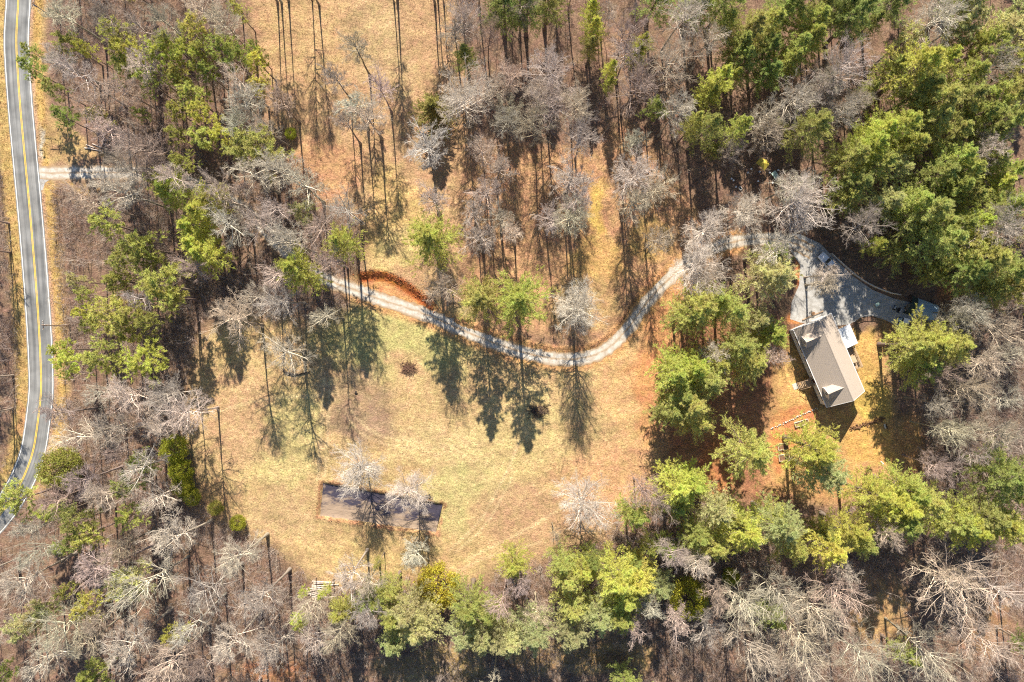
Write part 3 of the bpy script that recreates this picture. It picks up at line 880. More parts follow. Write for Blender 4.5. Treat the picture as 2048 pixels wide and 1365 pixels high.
def spruce(H, Rr, name):
    z = np.linspace(0, H, 6)
    tr = prisms(np.stack([0 * z, 0 * z, z], 1)[None], np.array([0.2]), np.array([0.02]), 6)
    st, dd, ll = [], [], []
    zz = 0.08 * H
    while zz < 0.98 * H:
        u = zz / H; a0 = random.random() * 6.28
        for j in range(7):
            az = a0 + j * 0.9 + random.gauss(0, 0.08); el = R(-14) + R(40) * u
            st.append((0, 0, zz)); dd.append((math.cos(az) * math.cos(el), math.sin(az) * math.cos(el), math.sin(el)))
            ll.append(max(0.3, Rr * (1 - u) ** 0.85 * random.uniform(0.85, 1.15)))
        zz += 0.62
    st = np.array(st); dd = np.array(dd); ll = np.array(ll)
    P1 = grow(st, dd, ll, 5, 0.03, 0.03)
    br = prisms(P1, np.full(len(ll), 0.03), np.full(len(ll), 0.01), 3)
    s2, d2, l2 = children(P1, ll, 14, 0.1, 1.0, R(42), 0.16, 0.0)
    nv, nf = tufts(np.concatenate([s2, s2 + d2 * l2[:, None] * 0.6]), np.concatenate([d2, d2]), 4, 0.34, 0.05, 0.3)
    bv, bf = stack([tr, br])
    return dict(trunk=np_mesh(name + '_trunk', bv, bf, M['bark'], True), crown=np_mesh(name + '_needles', nv, nf, M['needle']), H=H,
                r=np.percentile(np.hypot(nv[:, 0], nv[:, 1]), 96), zc=float(np.median(nv[:, 2])))

BARE = [bare_tree(21, 4.6, 0.46, 30, 0.1, 'bare_tree') for _ in range(3)] + \
       [bare_tree(23, 4.0, 0.55, 26, -0.2, 'bare_tree') for _ in range(2)] + \
       [bare_tree(19, 5.6, 0.36, 30, 0.5, 'bare_tree', forks=2) for _ in range(2)]
FOREST = [bare_tree(24, 3.4, 0.56, 22, -0.1, 'bare_tree', sub=(7, 7, 4)) for _ in range(3)] + [bare_tree(25, 3.8, 0.50, 20, 0.2, 'bare_tree', sub=(7, 6, 3)) for _ in range(2)]
DENSE = [bare_tree(18, 5.0, 0.38, 36, 0.25, 'bare_tree', sub=(8, 8, 4)) for _ in range(3)]
SLIM = [bare_tree(19, 2.6, 0.58, 20, -0.3, 'bare_tree', sub=(6, 7, 4)) for _ in range(3)]
WIDE = [bare_tree(23, 6.8, 0.40, 26, 0.2, 'bare_tree', forks=2, tw=1.2, sub=(7, 6, 3)) for _ in range(2)]
PINE = [white_pine(24, 5.0, 0.36, 'pine_tree') for _ in range(4)] + [white_pine(20, 4.6, 0.30, 'pine_tree', gap=0.2) for _ in range(2)]
SCRUB = [scrub_pine(19, 3.6, 'scrub_pine') for _ in range(5)]
ROUND = [round_evergreen(8.0, 4.0, 'evergreen_tree') for _ in range(3)]
SPRUCE = [spruce(13, 3.9, 'spruce_tree')]

# crown centres read off the photograph: px, py, radius px, kind
EV = '''232,61,25,v 250,101,30,vy 250,131,26,v 388,54,26,v 337,80,26,v 320,111,30,vy 367,105,28,vy 405,101,23,v 445,95,28,v 465,115,26,v 293,162,22,v
354,145,22,v 357,168,20,v 411,141,19,vd 381,189,24,v 512,118,20,vy 516,172,18,vy 350,219,20,v 404,229,25,vy 350,270,18,v 404,276,25,v 438,266,20,vy
135,84,22,v 165,97,15,vy 125,232,22,vd 195,236,18,v 280,226,12,vd 489,293,34,v 472,17,15,v 313,357,24,wy 334,381,30,w 398,418,32,wy 421,394,28,v
380,450,30,wy 209,445,30,v 507,98,15,v 581,266,11,hy 527,300,38,v 604,425,23,vp 685,484,34,wy 858,475,50,wy 931,108,22,wd 1184,18,20,wy 1189,54,22,wy
1184,90,18,w 1222,135,16,wy 1221,162,12,wy 1286,84,22,wy 1276,104,18,w 1485,84,32,w 1506,57,40,w 1492,115,30,wd 1435,158,29,wy,25 1421,189,25,w
1391,243,20,w,23 1421,249,30,wd,26 1482,253,28,wy,26 1313,216,21,vd 1431,297,14,wd 1537,51,36,w 1570,20,30,wd 1540,92,32,wd 1628,40,36,wy 1624,74,33,wy
1597,96,32,w 1581,120,28,w 1540,140,28,wd 1722,20,40,wd 1749,40,22,wd 1688,8,30,wd 1820,74,26,vp 1850,125,50,wy 1887,115,30,wy 1941,148,36,w
1850,178,40,wd 1880,205,46,w 1874,240,38,w 1941,192,40,w 1958,226,36,w 1992,189,32,v 2022,189,40,w 2008,67,44,vp 1958,84,26,vy 2025,118,30,v
2018,236,44,w 1992,262,30,wd 1631,249,42,w,26 1803,249,44,wy 1769,259,34,wy 1709,313,38,w 1736,297,40,wy 1823,293,32,w 1763,323,32,w,24 1715,364,38,wd,22
1803,337,28,vp 1918,313,38,w 1884,344,38,w 1938,340,38,w 1914,370,36,w 1783,401,38,wp,19 1833,398,36,w 1857,425,46,w 1884,450,34,w 1955,441,32,wy
1995,367,30,wy 2022,340,32,w 2009,414,40,w 1702,394,28,w,19 388,484,32,wy 408,511,34,wy 243,514,26,vd 280,490,30,v 286,516,26,vd 233,561,22,v 320,571,40,v
337,592,26,v 169,625,20,vy 226,625,38,v 263,632,26,v 297,649,22,v 256,672,18,v 168,588,15,v 202,716,36,v 286,723,36,vy 135,726,25,vy 347,898,26,hy
591,541,42,wy 962,592,44,w 1037,598,54,wy 1404,612,48,w 1377,630,36,w 1440,600,34,w 1472,622,36,w 1554,551,48,wp 1557,511,30,w 1482,692,42,w 1499,728,38,w
1547,666,34,wy 1520,640,30,wp 1354,743,42,wy 1394,736,40,wy 1421,763,42,w 1370,790,36,w 1340,827,32,w 1384,817,42,w 1398,846,34,w 1510,905,52,w 1640,900,50,wy
1655,950,46,wp 1836,690,40,w,21 1870,688,52,wy,23 1915,688,38,w 1852,738,36,w,19 1803,507,32,w,13 1877,544,30,wy,13 1975,511,54,w 1941,536,40,wd 2022,538,46,w
1890,480,46,w 1756,487,18,wy 2032,571,36,w 1992,577,30,wd 1951,484,32,w 118,935,38,hp 361,942,22,hy 364,972,20,hy 384,994,16,hy
475,1046,15,hy 431,1016,14,hp 30,1003,36,v 256,1033,24,v 94,1026,18,v 152,1046,30,vd 172,1073,26,v 125,1094,20,vd 249,1161,34,vp 172,1212,25,vy
350,1272,20,vy 67,1235,26,vp 185,1362,24,vd 7,1350,18,vd 874,1175,42,ho 753,1131,10,w 780,1185,25,w 749,1202,26,wd 786,1235,32,w 813,1228,42,wp 837,1259,42,wp
790,1288,30,wp 675,1232,22,w 645,1188,11,wy 604,1245,15,v 938,1218,40,w 931,1269,36,wp 962,1276,36,wp 979,1232,26,w 1005,1282,32,wp 1027,1134,31,wy
1128,1127,28,w 1135,1163,32,w 1168,1144,28,wy 1185,1121,24,wd 1222,1110,12,wy 1266,1121,20,wd 1236,1163,45,wy 1283,1161,38,wy 1253,1197,38,wy
1243,1231,36,w 1202,1232,36,wp 1148,1217,34,w 1323,1177,28,wp 1377,1198,38,hy 1462,1154,16,hy 1142,1268,36,wp 1020,1284,34,wp 1067,1271,42,wp
1270,1030,32,w 1357,979,42,wy 1388,968,38,wy 1354,1015,30,w 1438,1020,38,wp 1468,1032,30,w 1398,1072,34,w 1428,1096,34,w 1489,1067,44,wy 1337,1099,24,wd
1570,1057,46,wp 1547,1033,30,w 1587,1096,36,w 1665,1100,40,wy 1709,1063,36,wy 1729,1087,30,w 1651,1067,24,wd 1752,993,40,wy 1800,1012,44,wy 1823,981,40,w
1810,1048,42,w 1853,1005,38,w 1907,1042,42,w 1941,1055,44,wy 1975,1030,42,w 2008,1048,40,wy 2035,1060,36,w 2025,955,52,wd 1998,928,26,v 2039,992,30,wd
867,219,40,s 1440,730,30,w 1300,1095,18,w 1940,30,30,vp 1975,90,34,v 2035,30,30,vp 2040,160,32,v 1925,70,24,vp 1915,260,34,w 1990,320,30,w 1945,390,30,w 2040,400,30,w
1840,440,28,wd,15 1915,450,34,w 1455,40,24,w 1650,10,26,w 277,923,18,vd 296,937,14,vd 90,1215,24,vp 131,1182,14,v 596,1242,14,vy 607,1186,9,vy 682,1227,24,w 735,1206,28,wd 255,1175,30,vp 40,1255,26,vp 185,1350,26,v 120,700,18,vy 180,650,16,v 230,560,20,v 150,560,16,vp'''
BT = '''565,706,46,f,20 460,645,46,b 540,553,40,b 566,598,42,f,19 515,585,34,f,19 1160,608,44,m 1156,640,34,b 712,944,46,m,14 820,990,40,m,13.5 1170,1005,54,m,15 1110,1072,12,t
835,1120,30,t 849,292,40,t 866,402,28,t 925,190,50,m 972,65,32,b 921,27,40,b 905,60,30,t 710,95,26,t 668,148,26,t 732,228,34,t 757,175,28,t 702,206,32,t 688,244,28,t
1025,150,30,b 1100,138,40,b 1085,178,38,b 1105,210,42,b 1015,250,32,b 1155,200,40,b 1165,275,38,b 1075,247,42,b 1015,225,28,b 1270,350,42,m 1268,392,38,t 1145,350,40,t
1150,395,34,t 990,335,30,t 976,385,30,t 960,480,32,t 945,425,28,t 1100,440,26,t 1030,470,26,t 1000,440,26,t 1350,120,48,b 1270,170,46,b 1255,60,40,b 1350,225,38,b 1420,75,30,b
1415,462,40,m,15 1490,423,38,m,15 1400,535,50,m,17 1425,560,36,b 1605,400,54,m 1590,365,36,b 1700,130,52,b 1660,150,36,b 1590,190,38,b 1645,190,34,b 1530,232,30,b 1545,262,32,b
1468,298,28,b 1690,230,34,b 1710,195,28,b 1740,445,40,b 2010,460,50,b 1985,290,36,b 1880,28,46,b 1990,132,36,b 1545,500,34,t 1661,561,32,t,15 1655,545,24,t,14 892,578,38,b 364,831,42,b
1430,705,26,t 1540,715,28,t 1905,860,32,b 2020,790,42,b 1880,738,34,b 1925,1185,78,x 1690,1195,52,x 1600,1270,56,x 1500,1220,50,x 1770,1062,36,b 1560,1190,44,x 1740,1330,56,x
1975,1290,50,x 2010,1180,40,b 1500,1300,44,x 1640,1225,46,x 1610,1330,50,x 1870,1310,52,x 1350,1110,34,b 1400,1130,30,b 1440,1190,34,b 1295,985,36,b 1320,1010,34,b 1380,1120,26,t
1420,1260,30,t 1010,1215,36,b 1075,1235,24,t 1360,1240,30,t 1290,1215,28,t 1270,1255,24,t 340,1090,50,b 290,1170,54,x 200,1150,46,b 120,1260,50,x 420,1180,46,b 470,1120,44,b
560,1300,46,b 520,1200,44,b 640,1290,42,b 680,1260,40,b 720,1230,36,b 620,1220,36,b 700,1150,34,t 730,1170,28,t 460,1290,46,b 380,1250,44,b 250,1290,48,b 330,1330,46,b 90,1330,44,b
40,1160,42,b 60,1110,40,b 300,995,44,b 200,1000,36,b 280,930,40,b 230,870,42,b 300,850,40,b 160,960,34,b 250,800,44,b 330,790,36,b 190,790,38,b 150,870,36,b 300,325,36,b 238,330,32,b 268,350,30,b 345,352,30,b 430,385,38,b 525,455,38,b 575,480,38,b 500,430,30,b 1950,620,36,b 2005,655,40,b 1910,640,28,b 1985,722,36,b 2035,715,34,b 1945,785,36,b 2000,865,40,b 1885,805,28,b 1960,905,36,b 1890,935,30,b 480,205,42,b 470,230,40,b
480,160,30,b 280,60,36,b 330,40,34,b 150,150,40,b 230,165,36,b 270,280,40,b 240,380,46,b 170,400,34,b 450,450,44,b 560,340,44,b 600,370,44,b 680,410,46,b 640,450,40,b 660,520,34,b
500,350,42,b 540,420,38,b 120,20,30,t 200,20,34,b 400,15,34,b 440,40,30,b 180,200,30,b 210,260,34,b 300,290,32,b 555,200,26,t 530,250,36,b'''

TREES = []      # records: kind, px, py, obj, words
PALE = [(0.52, 0.445, 0.355), (0.46, 0.375, 0.300), (0.41, 0.350, 0.285), (0.50, 0.425, 0.325), (0.35, 0.280, 0.220)]
PALEW = ['pale cream', 'pinkish grey', 'mid grey', 'cream grey', 'brown grey']
GREEN = {'': (0.570, 0.580, 0.185), 'y': (0.670, 0.680, 0.180), 'd': (0.440, 0.480, 0.155), 'p': (0.600, 0.590, 0.290), 'o': (0.400, 0.350, 0.045)}
GREENW = {'': 'mid green', 'y': 'bright yellow-green', 'd': 'dark green', 'p': 'pale grey-green', 'o': 'olive-gold'}

def plant(proto, name, x, y, s, tint, trunk_tint, kind, words, sz=None, rot=None, inview=True):
    z = h1(x, y) - 0.03
    e = empty(name, (x, y, z), random.random() * 6.283 if rot is None else rot)
    e.scale = (s, s, sz or s)
    t = link('trunk', proto['trunk'], e); c = link('crown', proto['crown'], e)
    t.color = (*trunk_tint, 1); c.color = (*tint, 1)
    zc = proto['zc'] * (sz or s)
    px, py = to_px(x, y, zc)
    TREES.append(dict(kind=kind, px=px, py=py, obj=e, words=words, r=proto['r'] * s, x=x, y=y, inview=inview))
    return e

def jit(c, a=0.12):
    k = 1 + random.uniform(-a, a)
    return tuple(max(0.004, v * k * (1 + random.uniform(-a * 0.4, a * 0.4))) for v in c)

def place_ev(px, py, r, code, hh=None):
    ty, md = code[0], code[1:]
    if ty == 'w':
        p = random.choice(PINE); name, kind = 'pine_tree', 'pine'
        H = min(26.5, 10 + r * 0.34)
    elif ty == 'v':
        p = random.choice(SCRUB); name, kind = 'scrub_pine', 'ragged pine'
        H = min(21, 10 + r * 0.32)
    elif ty == 'h':
        p = random.choice(ROUND); name, kind = 'evergreen_tree', 'round evergreen'
        H = 2.0 * r * 0.118
    else:
        p = SPRUCE[0]; name, kind = 'spruce_tree', 'spruce'
        H = 13
    if hh: H = hh
    sz = H / p['H']; zc = p['zc'] * sz
    s = max(0.25, r * (CAM_H - zc) / PXM / p['r'] * (1.10 if ty == 'w' else 1.20 if ty == 'v' else 1.08))
    x, y = G(px, py, zc)
    g = jit(GREEN[md], 0.14)
    if ty == 'v': g = (g[0] * 0.98, g[1] * 0.97, g[2] * 0.9)
    if ty == 's': g = (0.36, 0.32, 0.10)
    if ty == 'h' and md == 'y': g = jit((0.42, 0.43, 0.05))
    if ty == 'h' and md == 'p': g = jit((0.34, 0.33, 0.07))
    plant(p, name, x, y, s, g, jit((0.20, 0.15, 0.12)), kind, GREENW[md] if ty != 's' else 'olive', sz)

def wooded(px, py):
    g = G(px, py, 14.0); gx = np.array([g[0]]); gy = np.array([g[1]])
    return any(inpoly(gx, gy, ZG[k])[0] for k in ('left', 'roadside', 'bottom'))

def place_bare(px, py, r, code, hh=None):
    if code == 'b' and not hh and wooded(px, py): code = 'f'; r *= 0.92
    if code == 't': p = random.choice(SLIM); H = min(21, 9 + r * 0.36)
    elif code == 'x': p = random.choice(WIDE); H = random.uniform(22, 25)
    elif code == 'm': p = random.choice(DENSE); H = min(22, 9 + r * 0.28)
    elif code == 'f': p = random.choice(FOREST); H = random.uniform(20, 26)
    else: p = random.choice(BARE); H = min(23, 9 + r * 0.30)
    if hh: H = hh
    sz = H / p['H']; zc = p['zc'] * sz
    s = max(0.3, r * (CAM_H - zc) / PXM / p['r'] * 1.08)
    x, y = G(px, py, zc)
    k = random.choice((0, 0, 1, 1, 2, 3, 4)) if code not in 'xm' else 3 if code == 'x' else 0
    t = jit(PALE[k], 0.16) if code != 'm' else jit((0.62, 0.54, 0.45), 0.05)
    plant(p, 'bare_tree', x, y, s, t, tuple(v * 0.62 for v in t), 'bare tree', PALEW[k], sz)

for tok in EV.split():
    a = tok.split(','); place_ev(float(a[0]), float(a[1]), float(a[2]), a[3], float(a[4]) if len(a) > 4 else None)
for tok in BT.split():
    a = tok.split(','); place_bare(float(a[0]), float(a[1]), float(a[2]), a[3], float(a[4]) if len(a) > 4 else None)

# the rest of the woods, spaced out between the trees above
def fill(zone, n, mind, kinds, tries=4000, hscale=1.0):
    poly = ZG[zone]
    x0, y0 = poly.min(0); x1, y1 = poly.max(0)
    k = 0
    for _ in range(tries):
        if k >= n: break
        x = random.uniform(x0, x1); y = random.uniform(y0, y1)
        if not inpoly(np.array([x]), np.array([y]), poly)[0]: continue
        if dist_poly(np.array([x]), np.array([y]), drive_c)[0][0] < 2.6 or dist_poly(np.array([x]), np.array([y]), road_c)[0][0] < 6.0: continue
        kd = random.choice(kinds)
        zc = 14.0; qx, qy = to_px(x, y, zc)
        if any((t['px'] - qx) ** 2 + (t['py'] - qy) ** 2 < (min(mind * 8.7, 0.95 * t['r'] * 8.9)) ** 2 for t in TREES): continue
        if kd == 'v':
            place_ev(qx, qy, random.uniform(14, 24), 'v' + random.choice(('', 'd', 'p')))
        elif kd == 'w':
            place_ev(qx, qy, random.uniform(18, 30), 'w' + random.choice(('', 'd')))
        else:
            r = random.uniform(24, 42)
            place_bare(qx, qy, r if kd == 'b' else r * 0.7, kd)
        k += 1
    return k

fill('left', 32, 4.2, ['b', 'b', 't', 't', 'b', 'v'])
fill('roadside', 16, 4.0, ['b', 'v', 't', 'v'])
fill('bottom', 22, 4.4, ['b', 'b', 't', 'w'])
fill('right', 26, 4.0, ['b', 'w', 'v', 'w'])
fill('top', 14, 4.4, ['b', 'b', 't'])
fill('grove', 5, 4.5, ['t', 'b'])
fill('verge', 8, 3.2, ['t'])
# trees past the edge of the frame whose shadows fall into it
for px, py, r, c in ((486, -96, 26, 't'), (497, -92, 34, 'b'), (511, -100, 26, 't'), (566, -98, 34, 'b'), (581, -90, 24, 't'), (753, -96, 34, 'b'), (761, -102, 26, 't'), (847, -94, 28, 't'),
                     (854, -104, 34, 'b'), (950, -70, 40, 'b'), (1150, -60, 40, 'b')):
    place_bare(px, py, r, c, 25 if px < 900 else None)
for px, py, r in ((1008, 8, 40), (1055, 2, 38), (1095, -4, 36), (1320, -20, 40), (1400, -12, 40), (1460, -15, 42), (1600, -20, 42), (1800, -18, 40), (1950, -14, 40)):
    place_ev(px, py, r, 'wd')

# ------------------------------------------------------------------ undergrowth, dry grass, clods (uncountable)
def scatter(poly_list, per_m2, avoid=True):
    out = []
    for poly in poly_list:
        x0, y0 = poly.min(0); x1, y1 = poly.max(0)
        x0 = max(x0, -140); x1 = min(x1, 140); y0 = max(y0, -98); y1 = min(y1, 98)
        n = int((x1 - x0) * (y1 - y0) * per_m2)
        p = np.stack([rng.uniform(x0, x1, n), rng.uniform(y0, y1, n)], 1)
        out.append(p[inpoly(p[:, 0], p[:, 1], poly)])
    p = np.concatenate(out)
    if avoid:
        p = p[dist_poly(p[:, 0], p[:, 1], drive_c)[0] > 2.2]
        p = p[dist_poly(p[:, 0], p[:, 1], road_c)[0] > 5.2]
    return p

def twig_field(name, p, clump, hgt, width, color, mat, spread):
    n = len(p)
    P = np.repeat(p, clump, 0)
    hs = (hgt[0] + (hgt[1] - hgt[0]) * rng.random(len(P)))
    d = norm(np.concatenate([spread * rng.normal(size=(len(P), 2)), np.ones((len(P), 1))], 1))
    base = np.concatenate([P + rng.normal(size=P.shape) * 0.15, height(P[:, 0], P[:, 1])[:, None]], 1)
    mid = base + d * (hs * 0.5)[:, None]
    tip = base + norm(d + 0.35 * rng.normal(size=d.shape)) * hs[:, None]
    side = norm(np.cross(d, rng.normal(size=d.shape))) * width
    V = np.stack([base - side * 1.2, base + side * 1.2, tip], 1).reshape(-1, 3)
    F = np.arange(len(V)).reshape(-1, 3)
    o = link(name, np_mesh(name, V, F, mat)); o.color = (*color, 1)
    return tag(o, kind='stuff')

pz = scatter([ZG['left'], ZG['roadside'], ZG['verge'], ZG['bottom']], 1.9)
pz = pz[fbm(pz[:, 0] * 0.09, pz[:, 1] * 0.09) > 0.38]
twig_field('undergrowth', pz, 10, (0.8, 3.0), 0.018, (0.38, 0.30, 0.25), M['brush'], 0.8)
pz = scatter([ZG['top'], ZG['right'], ZG['grove']], 0.5)
pz = pz[fbm(pz[:, 0] * 0.09 + 5, pz[:, 1] * 0.09) > 0.42]
twig_field('undergrowth', pz, 4, (0.6, 2.2), 0.020, (0.33, 0.24, 0.18), M['brush'], 0.7)
def thicket(name, p, color):
    n = len(p); h = 2.2 + 4.2 * rng.random(n) ** 1.4
    st = np.concatenate([p, height(p[:, 0], p[:, 1])[:, None]], 1)
    P0 = grow(st, np.concatenate([0.10 * rng.normal(size=(n, 2)), np.ones((n, 1))], 1), h, 4, 0.1, 0.10)
    parts = [prisms(P0, 0.012 * h + 0.008, np.full(n, 0.012), 3)]
    s1, d1, l1 = children(P0, h, 7, 0.25, 1.0, R(50), 0.36, 0.15)
    P1 = grow(s1, d1, l1, 1, 0.1, 0.15); parts.append(prisms(P1, np.full(len(l1), 0.014), np.full(len(l1), 0.008), 3))
    s2, d2, l2 = children(P1, l1, 4, 0.2, 1.0, R(45), 0.55, 0.1)
    P2 = grow(s2, d2, l2, 1, 0.1, 0.1); parts.append(prisms(P2, np.full(len(l2), 0.009), np.full(len(l2), 0.006), 3))
    v, f = stack(parts)
    o = link(name, np_mesh(name, v, f, M['brush'])); o.color = (*color, 1)
    tag(o, kind='stuff')
pz = scatter([ZG['left'], ZG['roadside'], ZG['verge'], ZG['bottom']], 0.095)
thicket('sapling_thicket', pz, (0.46, 0.385, 0.33))
east = GP([(1860, 600), (2110, 600), (2110, 960), (1850, 960), (1830, 900), (1860, 800)])
twig_field('undergrowth', scatter([east], 1.6), 9, (0.8, 3.0), 0.018, (0.34, 0.27, 0.21), M['brush'], 0.8)
pz = scatter([ZG['top'], ZG['right'], east], 0.07)
thicket('sapling_thicket', pz, (0.40, 0.33, 0.28))
clear = GP([(470, -60), (900, -60), (930, 180), (940, 300), (1180, 295), (1245, 250), (1400, 430), (1400, 540), (1230, 700), (1120, 690), (900, 620), (735, 530), (640, 350), (520, 170)])
mead = GP([(700, 610), (850, 645), (1120, 735), (1300, 640), (1400, 560), (1340, 760), (1320, 960), (1200, 1080), (1000, 1120), (700, 1160), (540, 1090), (385, 960), (400, 690), (560, 640)])
yard = GP([(1560, 700), (1640, 830), (1720, 800), (1770, 660), (1800, 900), (1770, 980), (1600, 1010), (1530, 960)])
pg = scatter([clear], 1.2)
twig_field('dry_grass', pg, 3, (0.12, 0.38), 0.05, (0.43, 0.29, 0.16), M['grassblade'], 1.0)
pg = scatter([mead], 1.6)
pg = pg[~inpoly(pg[:, 0], pg[:, 1], pit_g)]
twig_field('meadow_grass', pg, 3, (0.10, 0.26), 0.05, (0.46, 0.36, 0.17), M['grassblade'], 1.0)
vg = [np.array([G(p[0] - 44, p[1]) for p in ROAD[1:16]] + [G(p[0] - 28, p[1]) for p in ROAD[1:16]][::-1]),
      np.array([G(p[0] + 28, p[1]) for p in ROAD[2:15]] + [G(p[0] + 52, p[1]) for p in ROAD[2:15]][::-1])]
pv = scatter(vg, 3.0, avoid=False)
pv = pv[dist_poly(pv[:, 0], pv[:, 1], drive_c)[0] > 2.4]
twig_field('verge_grass', pv, 3, (0.15, 0.45), 0.05, (0.46, 0.31, 0.12), M['grassblade'], 0.9)

def clods(name, pts, size, mat, kind='stuff', squash=0.6):
    """small uneven lumps"""
    oc = np.array([(1, 0, 0), (-1, 0, 0), (0, 1, 0), (0, -1, 0), (0, 0, 1), (0, 0, -1)], float)
    fc = np.array([(0, 2, 4), (2, 1, 4), (1, 3, 4), (3, 0, 4), (2, 0, 5), (1, 2, 5), (3, 1, 5), (0, 3, 5)])
    n = len(pts)
    sc = size[0] + (size[1] - size[0]) * rng.random((n, 1, 1)) ** 2
    v = oc[None] * (0.6 + 0.8 * rng.random((n, 6, 1))) * sc * np.array([1, 1, squash])
    a = rng.random(n) * 6.28; ca, sa = np.cos(a), np.sin(a)
    vr = np.stack([v[..., 0] * ca[:, None] - v[..., 1] * sa[:, None], v[..., 0] * sa[:, None] + v[..., 1] * ca[:, None], v[..., 2]], -1)
    V = (vr + pts[:, None, :]).reshape(-1, 3)
    F = (fc[None] + (np.arange(n) * 6)[:, None, None]).reshape(-1, 3)
    o = link(name, np_mesh(name, V, F, mat))
    return tag(o, kind=kind) if kind else o

def along(line, n, wob):
    i = rng.integers(0, len(line) - 1, n); f = rng.random((n, 1))
    p = line[i] * (1 - f) + line[i + 1] * f + rng.normal(size=(n, 2)) * wob
    return np.concatenate([p, height(p[:, 0], p[:, 1])[:, None]], 1)
clods('clay_clods', along(catmull(GP(BANK[1:]), 1.0) + np.array([-0.5, -1.0]), 170, 0.7), (0.06, 0.30), M['clay'])
clods('bank_lip_clods', along(catmull(GP(BANK[1:-1]), 1.0), 200, 0.25), (0.05, 0.18), M['soil'])
clods('windrow_clods', along(wind_g, 300, 0.18), (0.04, 0.14), M['soil'])
pe = np.concatenate([pit_g, pit_g[:1]])
clods('pit_rim_clods', along(catmull(pe, 1.0), 260, 0.28), (0.05, 0.18), M['soil'])
twig_field('windrow_twigs', along(wind_g, 400, 0.5)[:, :2], 2, (0.3, 0.9), 0.02, (0.20, 0.13, 0.09), M['brush'], 1.5)

# lined pit: wrinkled plastic sheet on its floor
def pit_liner():
    c = pit_g.mean(0); n, m = 60, 18
    a, b_, d, e = [c + (p - c) * 0.955 + 0 for p in pit_g]
    V = []
    for i in range(n + 1):
        for j in range(m + 1):
            u, v = i / n, j / m
            p = (a * (1 - u) + b_ * u) * (1 - v) + (e * (1 - u) + d * u) * v
            z = -0.60 + 0.10 * float(vnoise(u * 22, v * 7)) + (0.30 * max(0, 1 - min(u * n, (1 - u) * n, 1.0 * v * m, (1 - v) * m) / 1.6) if True else 0)
            V.append((p[0], p[1], z))
    F = [(i * (m + 1) + j, i * (m + 1) + j + 1, (i + 1) * (m + 1) + j + 1, (i + 1) * (m + 1) + j) for i in range(n) for j in range(m)]
    me = np_mesh('pit_liner', V, F, M['liner'], True)
    if me.polygons[0].normal.z < 0: me.flip_normals()
    o = link('pit_liner', me)
    tag(o, 'black plastic sheet lining the long shallow pit in the meadow', 'liner')
pit_liner()

